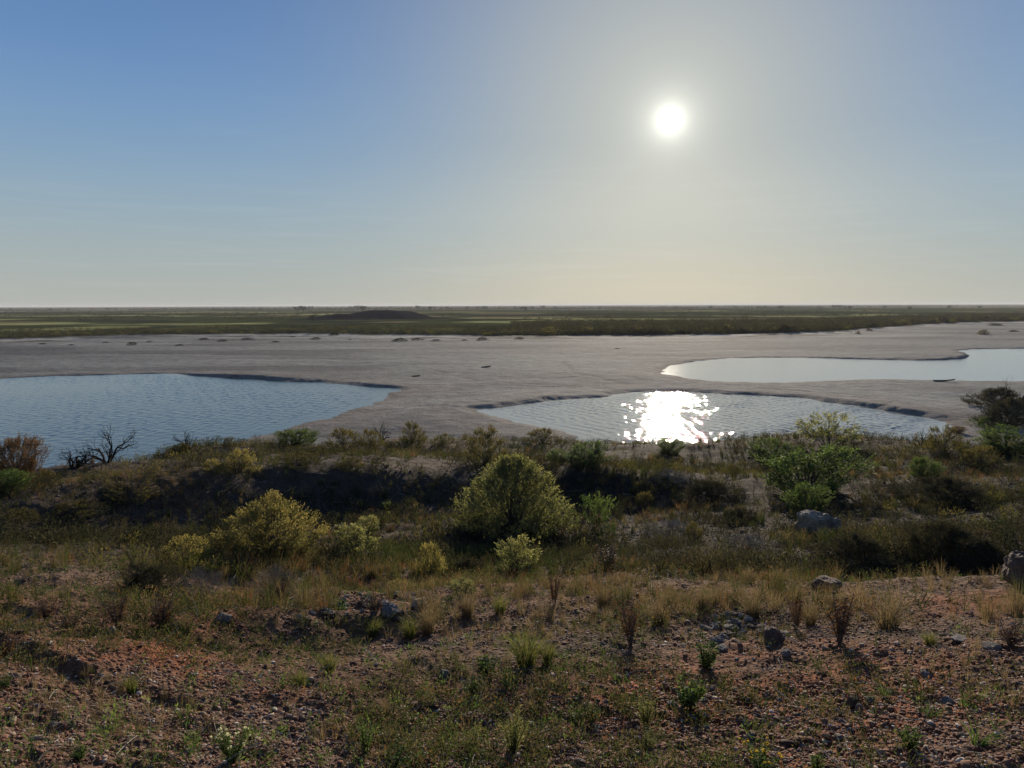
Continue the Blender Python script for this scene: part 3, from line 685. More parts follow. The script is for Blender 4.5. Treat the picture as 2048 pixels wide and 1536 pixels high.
T_DARK = [proto(*mesh_pair(70 + i, M_DARK, env='mat', w=1.2, ntw=2300, nl=9, leaf=.05, twl=.26, up=.5, lump=.5, stems=60, thick=.012)) for i in range(3)]
T_MATG = [proto(*mesh_pair(75 + i, M_GREEN, env='mat', w=1.6, ntw=700, nl=13, leaf=.075, twl=.25, up=.7, lump=.5, stems=30, thick=.012)) for i in range(2)]
T_RUSTB = proto(*mesh_pair(80, M_TAN, env='vase', w=.6, ntw=1300, nl=12, leaf=.035, twl=.25, up=1.0, lump=.4, stems=34, thick=.013))
T_TWIGB = [proto(*mesh_pair(85 + i, M_TWIG, M_TWIG, env='mat', w=1.1, ntw=900, nl=2, leaf=.03, twl=.34, up=.45, lump=.5, stems=60, thick=.013)) for i in range(2)]
T_DEAD = [proto(dead_parts(90 + i, 1.1, 4, 6, .034).build('dead_shrub', M_DEAD)) for i in range(3)]
T_DEADS = [proto(dead_parts(95 + i, .8, 4, 5, .032, .9).build('dead_shrub', M_DEAD)) for i in range(2)]
T_STRAW = [proto(tuft_geo(100 + i, 260, 1, .5, .008, .4, .3).build('grass_tuft', M_STRAW)) for i in range(4)]
T_GRASS = [proto(tuft_geo(110 + i, 280, 1, .55, .009, .4).build('grass_tuft', M_GRASS)) for i in range(4)]
def weedT(seed, m, heads=None, **kw):
    gs, gl, gh = weed_geo(seed, **kw); o = [gs.build('stems', M_BARK if m is M_RUST else m), gl.build('leaves', m)]
    if heads:
        for i in range(len(gh.V)):
            g1 = Geo(); g1.add(gh.V[i], Q=gh.Q[i] - gh.Q[i].min(), R=gh.R[i]); o.append(g1.build('flower_head', heads))
    return proto(*o)
T_WEED = [weedT(120 + i, M_GREEN, stems=7 + 2 * i, nl=34, leaf=.13, lw=.28, spread=.32, bush=.04) for i in range(3)]
T_LEAFY = [weedT(125 + i, M_GREEN, stems=16, nl=30, leaf=.15, lw=.42, spread=.45, bush=.05) for i in range(2)]
T_FEATH = [weedT(130 + i, M_BROOM, stems=14, nl=60, leaf=.07, lw=.22, spread=.34, bush=.09) for i in range(2)]
T_WFLOW = weedT(140, M_GREEN, M_WHITE, stems=20, nl=60, leaf=.075, lw=.3, spread=.36, bush=.07, blobs=30)
T_YFLOW = weedT(141, M_GREEN, M_YFLOW, stems=18, nl=50, leaf=.085, lw=.3, spread=.42, bush=.06, blobs=24)
T_RUSTW = [weedT(145 + i, M_RUST, stems=9 + 2 * i, nl=60, leaf=.05, lw=.6, spread=.3, bush=.13, lo=.3) for i in range(3)]
def spiky(seed):
    g = tuft_geo(seed, 46, 1, 1.15, .03, .3); return g
T_SPIKY = [proto(spiky(150 + i).build('spiky_grass', M_GREEN)) for i in range(2)]

def put(T, name, px, py, w, h, label, cat, group=None, k=None, far=False):
    x, y, z, m = hit(px, py, r1=600 if far else 90)
    if not far and px < 1900:
        py0 = py
        while math.hypot(x, y) > 33 and py < py0 + 60: py += 2; x, y, z, m = hit(px, py)
        h += py - py0
    sc_ = h * m / F * 1.0
    t = T if not isinstance(T[0], list) else T[(k if k is not None else int(px * 7 + py)) % len(T)]
    # width follows the template's own proportion unless the photograph's differs
    bb = np.array([c[:] for o in t for c in o.bound_box]); tw = (bb[:, 0].max() - bb[:, 0].min()); th = bb[:, 2].max()
    s = sc_ / th; sxy = 1.12 * (w * m / F) / (tw * s)
    return place(t, name, x, y, z - .02 * sc_, s, (px * .37) % 6.28, label, cat, group, sxy=float(np.clip(sxy, .45, 2.6)))
BUSH = [
 (T_CONE, 'broom_bush', 1028, 1046, 240, 156, 'large cone shaped feathery yellow-green bush in the middle of the slope', 'bush'),
 (T_DOME, 'rounded_bush', 543, 1112, 224, 136, 'large rounded yellow-green bush with a dark base in front of the shaded bank', 'bush'),
 (T_BROOM, 'broom_bush', 368, 1132, 118, 70, 'low light yellow-green bush touching the left side of the large rounded bush', 'bush'),
 (T_PALE, 'grey_green_bush', 712, 1112, 96, 76, 'dull grey-green bush just right of the large rounded yellow-green bush', 'bush'),
 (T_PALE, 'grey_green_bush', 738, 1068, 50, 44, 'small pale bush behind the dull grey-green bush', 'bush'),
 (T_BROOM, 'broom_bush', 864, 1152, 74, 84, 'narrow yellow-green bush with a pointed top standing left below the cone shaped bush', 'bush'),
 (T_PALE, 'broom_bush', 1036, 1150, 88, 92, 'upright light green bush with a dark base in front of the cone shaped bush', 'bush'),
 (T_STRAG, 'leafy_shrub', 1195, 1056, 76, 80, 'bright green straggling shrub leaning out at the right foot of the cone shaped bush', 'bush'),
 (T_STRAG, 'leafy_shrub', 1218, 1078, 46, 34, 'tiny green shrub below the straggling bright green one', 'bush'),
 (T_GREEN, 'mesquite_bush', 1610, 990, 206, 116, 'largest deep green leafy bush on the right half of the slope', 'bush'),
 (T_GREEN, 'mesquite_bush', 1550, 930, 110, 58, 'dark green upper clump at the back left of the largest deep green bush', 'bush'),
 (T_GREEN, 'mesquite_bush', 1614, 1034, 94, 74, 'bright green bush in front of the largest deep green bush above the boulder', 'bush'),
 (T_OPEN, 'mesquite_bush', 1655, 896, 146, 76, 'pale open feathery bush standing out against the pond water', 'bush'),
 (T_GREEN, 'mesquite_bush', 1846, 958, 76, 52, 'small bright green bush on the bare red slope at the right', 'bush'),
 (T_OLIVE, 'olive_bush', 1888, 908, 104, 62, 'brown-green bush beside bare twigs at the right tip of the near pond', 'bush'),
 (T_DEADS, 'dead_shrub', 1842, 895, 50, 42, 'bare grey twigs at the left of the brown-green bush by the pond tip', 'dead shrub'),
 (T_OLIVE, 'olive_bush', 1965, 935, 90, 50, 'dull olive bush with rusty twigs near the right edge', 'bush'),
 (T_OLIVE, 'olive_bush', 972, 930, 116, 86, 'olive bush behind the top of the cone shaped bush', 'bush'),
 (T_OLIVE, 'olive_bush', 824, 888, 66, 54, 'round olive bush standing against the pale silt between the ponds', 'bush'),
 (T_OLIVE, 'olive_bush', 688, 902, 96, 52, 'broad green-brown bush left of the round olive bush', 'bush'),
 (T_OLIVE, 'olive_bush', 742, 896, 64, 44, 'orange tinged bush beside the small bare snag', 'bush'),
 (T_GREEN, 'leafy_shrub', 590, 892, 100, 42, 'low green bush where the slope meets the left pond shore', 'bush'),
 (T_BROOM, 'broom_bush', 482, 944, 84, 54, 'bright yellow-green bush on the upper left slope below the pond', 'bush'),
 (T_BROOM, 'broom_bush', 428, 946, 62, 36, 'smaller yellow-green bush left of the bright one on the upper left slope', 'bush'),
 (T_SPARSE, 'sparse_bush', 262, 1000, 136, 82, 'sparse see-through olive bush on the ridge at the left', 'bush'),
 (T_RUSTB, 'saltcedar_bush', 34, 968, 110, 112, 'tall orange-brown feathery bush cut by the left edge', 'bush'),
 (T_GREEN, 'leafy_shrub', 20, 985, 90, 50, 'dark green growth under the orange-brown bush at the left edge', 'bush'),
 (T_OLIVE, 'olive_bush', 95, 965, 50, 30, 'little tan bush right of the orange-brown bush', 'bush'),
 (T_OLIVE, 'olive_bush', 1085, 886, 88, 34, 'low bush on the rim right of the cone shaped bush', 'bush'),
 (T_OLIVE, 'olive_bush', 885, 890, 44, 26, 'small dusty bush right of the round olive bush', 'bush'),
 (T_GREEN, 'leafy_shrub', 1172, 932, 112, 50, 'green leafy thicket near the left end of the near pond', 'bush'),
 (T_GREEN, 'leafy_shrub', 1115, 925, 60, 30, 'small dark green clump left of the leafy thicket', 'bush'),
 (T_GREEN, 'leafy_shrub', 1338, 908, 66, 36, 'thin green bush on the rim below the sun glitter', 'bush'),
 (T_DEADS, 'dead_shrub', 215, 922, 104, 80, 'tall bare black branched shrub in front of the left pond', 'dead shrub'),
 (T_DEAD, 'dead_shrub', 152, 936, 84, 52, 'lower spreading bare shrub left of the tall bare one', 'dead shrub'),
 (T_DEADS, 'dead_shrub', 376, 897, 52, 42, 'small bare shrub on the rim in front of the left pond', 'dead shrub'),
 (T_OLIVE, 'olive_bush', 360, 905, 60, 22, 'low brown bush at the foot of the small bare shrub', 'bush'),
 (T_DEADS, 'dead_shrub', 765, 872, 36, 36, 'small bare snag against the pale silt', 'dead shrub'),
 (T_OLIVE, 'olive_bush', 458, 888, 34, 18, 'tiny dark bush on the rim above the yellow-green pair', 'bush'),
 (T_DARK, 'dark_thicket', 1905, 1008, 220, 58, 'dark low thicket across the right slope under the small bright green bush', 'thicket'),
 (T_DARK, 'dark_thicket', 1880, 1118, 200, 92, 'large dark thicket between the two boulders', 'thicket'),
 (T_DARK, 'dark_thicket', 1715, 1130, 190, 68, 'dark brushy thicket in front of the pale topped boulder', 'thicket'),
 (T_DARK, 'dark_thicket', 1975, 1140, 130, 70, 'dark thicket behind the boulder at the right edge', 'thicket'),
 (T_DARK, 'dark_thicket', 1480, 1048, 100, 34, 'low dark mat left of the pale topped boulder', 'thicket'),
 (T_TWIGB, 'dry_brush', 405, 1205, 180, 84, 'tangle of dry grey twigs in front of the low light bush', 'dry brush'),
 (T_TWIGB, 'dry_brush', 545, 1190, 130, 62, 'smaller tangle of dry grey twigs below the large rounded bush', 'dry brush'),
 (T_DARK, 'dark_thicket', 300, 1185, 150, 70, 'dark shaded brush left of the grey twig tangle', 'thicket'),
 (T_TWIGB, 'dry_brush', 620, 1085, 60, 40, 'pale twigs at the right foot of the large rounded bush', 'dry brush'),
 (T_TWIGB, 'dry_brush', 1340, 1075, 150, 44, 'greyish twiggy brush in the middle right of the slope', 'dry brush'),
 (T_TWIGB, 'dry_brush', 1500, 1105, 140, 40, 'low grey brush left of the dark brushy thicket', 'dry brush'),
 (T_DARK, 'dark_thicket', 930, 1150, 110, 36, 'black shaded scrub between the two upright light bushes', 'thicket'),
 (T_OLIVE, 'olive_bush', 1388, 1080, 44, 46, 'little pale green bush on the bare patch left of the dark thickets', 'bush'),
 (T_DARK, 'dark_thicket', 1420, 990, 130, 34, 'dark low scrub on the bare patch left of the largest deep green bush', 'thicket'),
 (T_TWIGB, 'dry_brush', 1345, 965, 110, 30, 'grey brush on the far side of the bare patch right of the cone shaped bush', 'dry brush'),
 (T_OLIVE, 'olive_bush', 1465, 955, 70, 30, 'dusty low bush just left of the dark green upper clump', 'bush'),
 (T_OLIVE, 'olive_bush', 1290, 1010, 50, 30, 'small dull bush between the straggling green shrub and the bare patch', 'bush'),
 (T_OLIVE, 'olive_bush', 600, 930, 110, 26, 'tan scrub on the lip above the shaded bank', 'bush'),
 (T_OLIVE, 'olive_bush', 700, 936, 90, 24, 'grey scrub further along the lip above the shaded bank', 'bush'),
 (T_OLIVE, 'olive_bush', 150, 1030, 120, 32, 'dusty green cushion on the lower left ridge', 'bush'),
 (T_OLIVE, 'olive_bush', 40, 1045, 90, 30, 'pale cushion at the left edge of the lower ridge', 'bush'),
 (T_BROOM, 'gold_bush', 800, 1186, 62, 32, 'small golden cushion on the gravel crest', 'bush'),
 (T_PALE, 'grey_green_bush', 925, 1188, 60, 34, 'small grey-green cushion right of the golden one', 'bush'),
 (T_DARK, 'scrub_bush', 1995, 812, 130, 42, 'dark scrub on the far bank under the bare tree at the right edge', 'bush'),
 (T_DARK, 'scrub_bush', 2020, 850, 140, 60, 'broad dark bush on the far bank at the right edge', 'bush'),
 (T_MATG, 'scrub_bush', 1975, 852, 90, 20, 'flat bright green growth at the foot of the broad dark bush', 'bush'),
 (T_GREEN, 'mesquite_bush', 2010, 904, 130, 54, 'bright green bush at the right edge below the far bank', 'bush'),
 (T_DEADS, 'dead_tree', 2030, 815, 70, 76, 'bare branched tree cut by the right edge above the dark scrub', 'dead tree'),
 (T_RUSTB, 'rust_bush', 1915, 866, 70, 16, 'low rusty scrub on the shore right of the near pond', 'bush'),
]
for i, (T, nm, px, py, w, h, lab, cat) in enumerate(BUSH): put(T, nm, px, py, w, h, lab, cat, k=i)
WEED = [
 (T_RUSTW, 'rust_weed', 236, 1250, 56, 60, 'rust coloured weed left of the white stone', 'weed'),
 (T_RUSTW, 'rust_weed', 322, 1256, 60, 78, 'taller rust coloured weed right of the white stone', 'weed'),
 (T_RUSTW, 'rust_weed', 562, 1206, 44, 50, 'rusty weed at the left end of the gravel crest', 'weed'),
 (T_RUSTW, 'rust_weed', 1108, 1214, 30, 74, 'thin tall rusty weed in the middle of the grassy crest', 'weed'),
 (T_RUSTW, 'rust_weed', 1262, 1292, 46, 112, 'tallest pinkish dry weed standing on the gravel right of centre', 'weed'),
 (T_RUSTW, 'rust_weed', 1680, 1286, 66, 112, 'thick orange-brown weed at the grass edge on the right', 'weed'),
 (T_RUSTW, 'rust_weed', 1592, 1262, 34, 74, 'slim dry weed left of the thick orange-brown weed', 'weed'),
 (T_RUSTW, 'rust_weed', 14, 1320, 40, 66, 'rusty weed at the left edge of the near slope', 'weed'),
 (T_RUSTW, 'rust_weed', 92, 1245, 40, 52, 'small rusty weed on the left among the dark ledges', 'weed'),
 (T_RUSTW, 'rust_weed', 140, 1262, 52, 36, 'short rusty weed low between the two left ones', 'weed'),
 (T_RUSTW, 'rust_weed', 1950, 1100, 50, 44, 'rusty weed in front of the large dark thicket', 'weed'),
 (T_RUSTW, 'rust_weed', 2020, 1290, 80, 50, 'spreading reddish weed at the right edge of the grass', 'weed'),
 (T_RUSTW, 'rust_weed', 1215, 1140, 60, 52, 'faded pink weed on the slope right of centre', 'weed'),
 (T_RUSTW, 'rust_weed', 750, 1230, 44, 50, 'orange weed on the gravel crest beside the pale rocks', 'weed'),
 (T_WEED, 'tall_weed', 1410, 1336, 50, 62, 'dense upright bright green weed on the gravel below the crest', 'weed'),
 (T_LEAFY, 'leafy_weed', 1372, 1416, 68, 66, 'broad leaved green weed below the dense upright one', 'weed'),
 (T_FEATH, 'feathery_weed', 1026, 1504, 66, 96, 'tall feathery green weed near the bottom centre', 'weed'),
 (T_WFLOW, 'flowering_weed', 465, 1530, 64, 82, 'green weed topped with white flowers at the bottom left', 'weed'),
 (T_WEED, 'tall_weed', 732, 1508, 40, 84, 'slender green weed left of the feathery one at the bottom', 'weed'),
 (T_WEED, 'tall_weed', 788, 1540, 54, 54, 'green weed cut by the bottom edge left of centre', 'weed'),
 (T_YFLOW, 'flowering_weed', 1520, 1545, 60, 66, 'green weed with yellow flowers at the bottom edge', 'weed'),
 (T_SPIKY, 'spiky_grass', 1952, 1490, 110, 66, 'spiky bright green grass clump at the lower right', 'grass'),
 (T_SPIKY, 'spiky_grass', 1860, 1436, 64, 36, 'smaller spiky green grass left above the large spiky one', 'grass'),
 (T_SPIKY, 'spiky_grass', 1770, 1396, 56, 34, 'thin green spikes between pebbles on the right', 'grass'),
 (T_FEATH, 'feathery_weed', 1292, 1450, 50, 66, 'feathery green weed right of the bottom centre', 'weed'),
 (T_FEATH, 'feathery_weed', 1292, 1500, 54, 44, 'brownish feathery weed directly below the other feathery one', 'weed'),
 (T_FEATH, 'feathery_weed', 946, 1504, 52, 50, 'short feathery weed left of the tall feathery one', 'weed'),
 (T_WEED, 'tall_weed', 1152, 1450, 36, 40, 'small green weed in the red gravel at the bottom centre', 'weed'),
 (T_WEED, 'tall_weed', 1188, 1438, 34, 36, 'small green weed right of its twin in the red gravel', 'weed'),
 (T_LEAFY, 'leafy_weed', 970, 1350, 54, 36, 'low green sprigs left of the large green grass clump foot', 'weed'),
 (T_WEED, 'tall_weed', 1013, 1376, 22, 52, 'single thin green weed below the large green grass clump', 'weed'),
 (T_WEED, 'tall_weed', 945, 1385, 50, 30, 'straggling green sprigs in the gravel above the bottom centre', 'weed'),
 (T_LEAFY, 'leafy_weed', 1820, 1500, 46, 50, 'leafy green weed left of the large spiky grass', 'weed'),
 (T_LEAFY, 'leafy_weed', 1630, 1545, 34, 36, 'leafy sprig at the bottom edge on the right', 'weed'),
 (T_LEAFY, 'leafy_weed', 160, 1518, 36, 26, 'small leafy green plant at the bottom left', 'weed'),
 (T_WEED, 'tall_weed', 12, 1375, 30, 26, 'bright green sprout at the left edge', 'weed'),
 (T_SPIKY, 'spiky_grass', 405, 1130, 30, 46, 'thin green spikes on top of the low light bush', 'grass'),
 (T_LEAFY, 'leafy_weed', 775, 1020, 22, 20, 'tiny bright green tuft on the shaded bank', 'weed'),
 (T_WEED, 'tall_weed', 1885, 1068, 40, 26, 'pale green sprig at the left end of the large dark thicket', 'weed'),
 (T_WEED, 'tall_weed', 1990, 1065, 40, 36, 'yellow-green sprig behind the boulder at the right edge', 'weed'),
 (T_GRASS, 'grass_clump', 1052, 1336, 118, 98, 'largest green grass clump at the middle of the near gravel', 'grass'),
 (T_GRASS, 'grass_clump', 1095, 1325, 60, 50, 'drooping grass clump leaning on the largest green clump', 'grass'),
 (T_STRAW, 'grass_clump', 856, 1268, 70, 66, 'tan grass clump right of the pale rocks on the gravel crest', 'grass'),
 (T_GRASS, 'grass_clump', 820, 1275, 70, 50, 'dark green grass clump below the tan one by the pale rocks', 'grass'),
 (T_STRAW, 'grass_clump', 1500, 1168, 58, 42, 'golden tufted grass behind the crest right of centre', 'grass'),
 (T_STRAW, 'grass_clump', 1560, 1176, 64, 50, 'golden tufted grass with a dark base right of the first golden one', 'grass'),
 (T_STRAW, 'grass_clump', 1698, 1158, 66, 46, 'bright golden grass in front of the dark brushy thicket', 'grass'),
 (T_STRAW, 'grass_clump', 1405, 1222, 54, 60, 'reddish dry grass behind the stony mound', 'grass'),
 (T_STRAW, 'grass_clump', 1620, 1252, 66, 62, 'tan grass clump right of the round brown rock', 'grass'),
 (T_STRAW, 'grass_clump', 1775, 1258, 120, 76, 'wide yellow grass clump on the right end of the grassy crest', 'grass'),
 (T_STRAW, 'grass_clump', 1505, 1232, 80, 50, 'pale grass clump above the round brown rock', 'grass'),
 (T_STRAW, 'grass_clump', 1318, 1248, 90, 66, 'broad tan grass clump right of the tallest dry weed', 'grass'),
 (T_STRAW, 'grass_clump', 1205, 1212, 60, 50, 'straw grass clump between the two tall dry weeds', 'grass'),
 (T_GRASS, 'grass_clump', 1000, 1228, 60, 44, 'dark green tuft in the middle of the straw coloured crest', 'grass'),
 (T_STRAW, 'grass_clump', 935, 1232, 70, 56, 'reddish straw clump on the crest above the largest green clump', 'grass'),
 (T_GRASS, 'grass_clump', 262, 1385, 50, 44, 'short green tuft on the left ledges', 'grass'),
 (T_GRASS, 'grass_clump', 600, 1368, 60, 34, 'yellowish tuft on the dark slope left of centre', 'grass'),
 (T_GRASS, 'grass_clump', 660, 1345, 60, 50, 'green blades beside the dark gravel left of centre', 'grass'),
 (T_STRAW, 'grass_clump', 365, 1258, 50, 30, 'pale grass right of the taller rust weed', 'grass'),
 (T_GRASS, 'grass_clump', 745, 1270, 70, 40, 'yellow-green tuft under the pale rocks', 'grass'),
 (T_STRAW, 'grass_clump', 770, 1430, 40, 44, 'withered grey tuft above the slender green weed', 'grass'),
 (T_GRASS, 'grass_clump', 1860, 1290, 56, 34, 'green tuft under the wide yellow grass clump', 'grass'),
]
for i, (T, nm, px, py, w, h, lab, cat) in enumerate(WEED): put(T, nm, px, py, w, h, lab, cat, k=i)

# ------------------------------------------------------------------ rocks
def ico(sub):
    import bmesh
    bm = bmesh.new(); bmesh.ops.create_icosphere(bm, subdivisions=sub, radius=1); V = np.array([v.co[:] for v in bm.verts]); T = np.array([[v.index for v in f.verts] for f in bm.faces]); bm.free(); return V, T
IC1, IC2, IC4 = ico(1), ico(2), ico(5)
def n3(V, f, s): return (vnoise(V[:, 0] * f + s, V[:, 1] * f - s, s) + vnoise(V[:, 1] * f + 5, V[:, 2] * f + s, s + 1) + vnoise(V[:, 2] * f - 3, V[:, 0] * f, s + 2)) / 1.7
def rock(seed, flat=.6, box=.0, rough=.09, mt=None, top=0):
    V, T = IC4; V = V.copy(); rng = np.random.default_rng(seed)
    for _ in range(9):                                   # broken facets
        d = unit(rng.normal(size=3)); c = rng.uniform(.55, .9); k = V @ d; V = V - np.outer(np.maximum(k - c, 0) * .92, d)
    if box: V = np.sign(V) * np.abs(V) ** (1 - box * .4)
    V = V * (1 + .16 * n3(V, 1.3, seed) + rough * n3(V, 4, seed + 5) + rough * .5 * n3(V, 10, seed + 9) + rough * .22 * n3(V, 24, seed + 19))[:, None]
    V = V * [1, .8, flat]; V[:, 2] += flat * .45
    return build('rock', V, None, T, mt or M_ROCK, rnd=np.clip(.5 + .4 * n3(V, 2.2, seed + 3), 0, 1), shade=False)
T_ROCK = [proto(rock(200 + i, .55 + .1 * (i % 3))) for i in range(5)]
T_BLOCK = [proto(rock(210 + i, .85, 1.0)) for i in range(2)]
M_BROCK = stone_mat('brown_rock', [(0, (.10, .065, .045)), (1, (.22, .15, .11))], 9.0)
M_CAP = stone_mat('weathered_boulder', [(0, (.14, .10, .07)), (1, (.42, .33, .24))], 6.0)
T_BROWN = [proto(rock(220 + i, .6, .3, .11, M_BROCK)) for i in range(2)]
T_CAP = [proto(rock(232, .8, .15, .13, M_CAP))]
ROCKS = [
 (T_CAP, 'boulder', 1637, 1072, 76, 52, 'large pale topped boulder on the right slope below the bright green bush', 'boulder'),
 (T_BROWN, 'boulder', 2040, 1162, 66, 62, 'dark square boulder cut by the right edge', 'boulder'),
 (T_BROWN, 'rock', 1548, 1284, 54, 34, 'round brown rock on the gravel right of the stony mound', 'rock'),
 (T_BROWN, 'rock', 1652, 1176, 54, 22, 'low dark rock lying in front of the dark brushy thicket', 'rock'),
 (T_ROCK, 'rock', 836, 1216, 42, 24, 'white pitted rock on the gravel crest beside the tan grass', 'rock'),
 (T_ROCK, 'rock', 782, 1230, 34, 22, 'pale knobbly rock left below the white pitted one', 'rock'),
 (T_ROCK, 'rock', 768, 1212, 22, 12, 'small pale rock above the knobbly one', 'rock'),
 (T_ROCK, 'stone', 225, 1266, 20, 15, 'white stone between the two rust coloured weeds', 'stone'),
 (T_ROCK, 'stone', 450, 1240, 30, 17, 'pinkish stone at the left end of the red scarp', 'stone'),
 (T_BLOCK, 'stone', 1502, 1486, 17, 22, 'upright white stone above the yellow flowered weed', 'stone'),
 (T_BLOCK, 'stone', 1573, 1312, 20, 14, 'squarish grey stone below the round brown rock', 'stone'),
 (T_BROWN, 'stone', 1706, 1412, 22, 20, 'pink round stone in the cluster on the right gravel', 'stone'),
 (T_BLOCK, 'stone', 1719, 1424, 15, 18, 'white stone touching the pink round stone', 'stone'),
 (T_ROCK, 'stone', 1742, 1400, 22, 10, 'flat cream stone right of the pink round stone', 'stone'),
 (T_ROCK, 'stone', 1678, 1428, 18, 12, 'cream stone left below the pink round stone', 'stone'),
 (T_ROCK, 'stone', 1493, 1452, 15, 13, 'rounded pinkish stone above the upright white one', 'stone'),
 (T_BLOCK, 'stone', 890, 1354, 20, 16, 'grey angular stone left of the large green grass clump', 'stone'),
 (T_ROCK, 'stone', 1893, 1408, 30, 16, 'longish pale stone above the spiky grass', 'stone'),
 (T_ROCK, 'stone', 1854, 1352, 24, 10, 'bluish flat stone on the right gravel', 'stone'),
 (T_ROCK, 'stone', 1170, 1372, 18, 9, 'bright flat stone at the centre of the gravel', 'stone'),
 (T_ROCK, 'stone', 1620, 1464, 17, 10, 'tan egg shaped stone at the lower right of centre', 'stone'),
 (T_ROCK, 'stone', 1678, 1478, 17, 10, 'pale oval stone right of the tan egg shaped one', 'stone'),
 (T_ROCK, 'stone', 268, 1432, 18, 9, 'oval cream stone on the dark left slope', 'stone'),
 (T_ROCK, 'stone', 108, 1452, 20, 9, 'flat pale stone at the lower left', 'stone'),
 (T_ROCK, 'stone', 73, 1414, 14, 8, 'small yellowish stone on the left slope', 'stone'),
 (T_ROCK, 'stone', 1985, 1296, 34, 9, 'flat light slab at the right below the grass', 'stone'),
 (T_ROCK, 'stone', 1920, 1280, 30, 8, 'flat light slab left of the other one on the right', 'stone'),
 (T_ROCK, 'stone', 312, 1515, 14, 8, 'little grey stone near the bottom left', 'stone'),
 (T_ROCK, 'stone', 965, 1508, 16, 9, 'grey pebble like stone left of the tall feathery weed', 'stone'),
 (T_ROCK, 'stone', 1050, 1488, 16, 10, 'pinkish stone at the foot of the tall feathery weed', 'stone'),
 (T_ROCK, 'stone', 1708, 1532, 14, 16, 'pale stone at the bottom edge right of the yellow flowered weed', 'stone'),
 (T_ROCK, 'stone', 1445, 1300, 22, 10, 'flat pinkish stone below the stony mound', 'stone'),
]
for i, (T, nm, px, py, w, h, lab, cat) in enumerate(ROCKS): put(T, nm, px, py, w, h, lab, cat, k=i)
# the stony mound: a heap of loose rocks, each one a thing
rng = np.random.default_rng(5)
for i in range(46):
    px = rng.normal(1468, 30); py = rng.uniform(1228, 1278) + abs(px - 1468) * .25; w = rng.uniform(9, 24)
    put(T_ROCK if i % 3 else T_BROWN, 'loose_rock', px, py, w, w * .55, 'one of the loose rocks heaped on the stony mound right of centre', 'rock', 'rocks of the stony mound', k=i)
for i in range(60):
    px = rng.uniform(600, 850); py = 1236 - 55 * math.sin((px - 600) / 250 * 2.4) * rng.random() ** .5 + rng.uniform(0, 12); w = rng.uniform(7, 17)
    put(T_ROCK if i % 3 else T_BROWN, 'loose_rock', px, py, w, w * .55, 'one of the loose rocks strewn on the gravel crest left of centre', 'rock', 'rocks of the gravel crest', k=i)
for i in range(130):
    py = 1250 + 286 * rng.random() ** .8; px = rng.choice([rng.uniform(0, 2048), rng.normal(1650, 200), rng.normal(1100, 260)]); w = rng.uniform(7, 15) * (.6 + .6 * (py - 1250) / 286)
    put(T_ROCK if i % 4 else T_BROWN, 'loose_stone', px, py, w, w * .55, 'one of the small pale stones scattered over the near gravel', 'stone', 'scattered stones of the near gravel', k=i)

# ------------------------------------------------------------------ ground cover that nobody could count
rng = np.random.default_rng(77)
def scatter(n, r0, r1, dens, azd=58, power=1.0):
    n = int(n * 58 / 41)
    """random points on the hillside, kept by a density function of x, y, r, az"""
    a = radians(azd) * rng.uniform(-1, 1, n); u = rng.random(n)
    r = np.sqrt(r0 ** 2 + (r1 ** 2 - r0 ** 2) * u) if power == 2 else r0 * (r1 / r0) ** u
    x, y = r * np.sin(a), r * np.cos(a); keep = (rng.random(n) < dens(x, y, r, a)) & (ground_z(x, y) > .5)
    x, y, r, a = x[keep], y[keep], r[keep], a[keep]
    return x, y, ground_z(x, y), r, a
def pebbles(name, n, r0, r1, s0, s1, base, dens):
    x, y, z, r, a = scatter(n, r0, r1, dens); m = len(x); V, T = base
    s = np.exp(rng.uniform(math.log(s0), math.log(s1), m)) * np.where(rng.random(m) < .06, 1.8, 1)
    J = rng.uniform(.7, 1.25, (m, len(V))); P = V[None] * J[:, :, None] * s[:, None, None] * np.stack([rng.uniform(.8, 1.5, m), rng.uniform(.7, 1.1, m), rng.uniform(.4, .8, m)], 1)[:, None]
    c, sn_ = np.cos(rng.random(m) * 6.28)[:, None], np.sin(rng.random(m) * 6.28)[:, None]; nn = np.sqrt(c * c + sn_ * sn_); c, sn_ = c / nn, sn_ / nn
    P = np.stack([P[..., 0] * c - P[..., 1] * sn_, P[..., 0] * sn_ + P[..., 1] * c, P[..., 2]], -1)
    P = P + np.stack([x, y, z + s * .18], 1)[:, None]
    TT = (T[None] + (np.arange(m) * len(V))[:, None, None]).reshape(-1, 3)
    return tag(build(name, P.reshape(-1, 3), None, TT, M_PEB, rnd=np.repeat(np.clip(rng.normal(.5, .27, m), 0, 1), len(V)), shade=True), kind='stuff')
def gravelly(x, y): return smooth(-.35, .3, fbm(x * .6 + 9, y * .8, 3, 301) + .35 * fbm(x * 2.5, y * 2.5, 2, 303))
tag(pebbles('gravel', 78000, 2.1, 7.5, .0028, .009, IC1, lambda x, y, r, a: .25 + .75 * gravelly(x, y)), label='small stones and gravel strewn over the near slope')
tag(pebbles('coarse_gravel', 3600, 2.1, 8, .007, .0125, IC2, lambda x, y, r, a: .1 + .8 * gravelly(x, y)), label='larger cobbles mixed into the near gravel')
_p = M_PEB; M_PEB = stone_mat('soil_clods', [(0, (.06, .028, .017)), (.5, (.13, .055, .03)), (1, (.21, .105, .062))], 60.0)
tag(pebbles('soil_clods', 12000, 2.1, 9, .005, .015, IC2, lambda x, y, r, a: .15 + .85 * smooth(0, .4, fbm(x * .9 + 31, y * 1.4, 3, 305))), label='lumps of crumbled red soil on the near slope'); M_PEB = _p
M_PEB = stone_mat('slope_stones', [(0, (.05, .028, .02)), (.6, (.11, .07, .05)), (1, (.24, .19, .16))], 40.0)
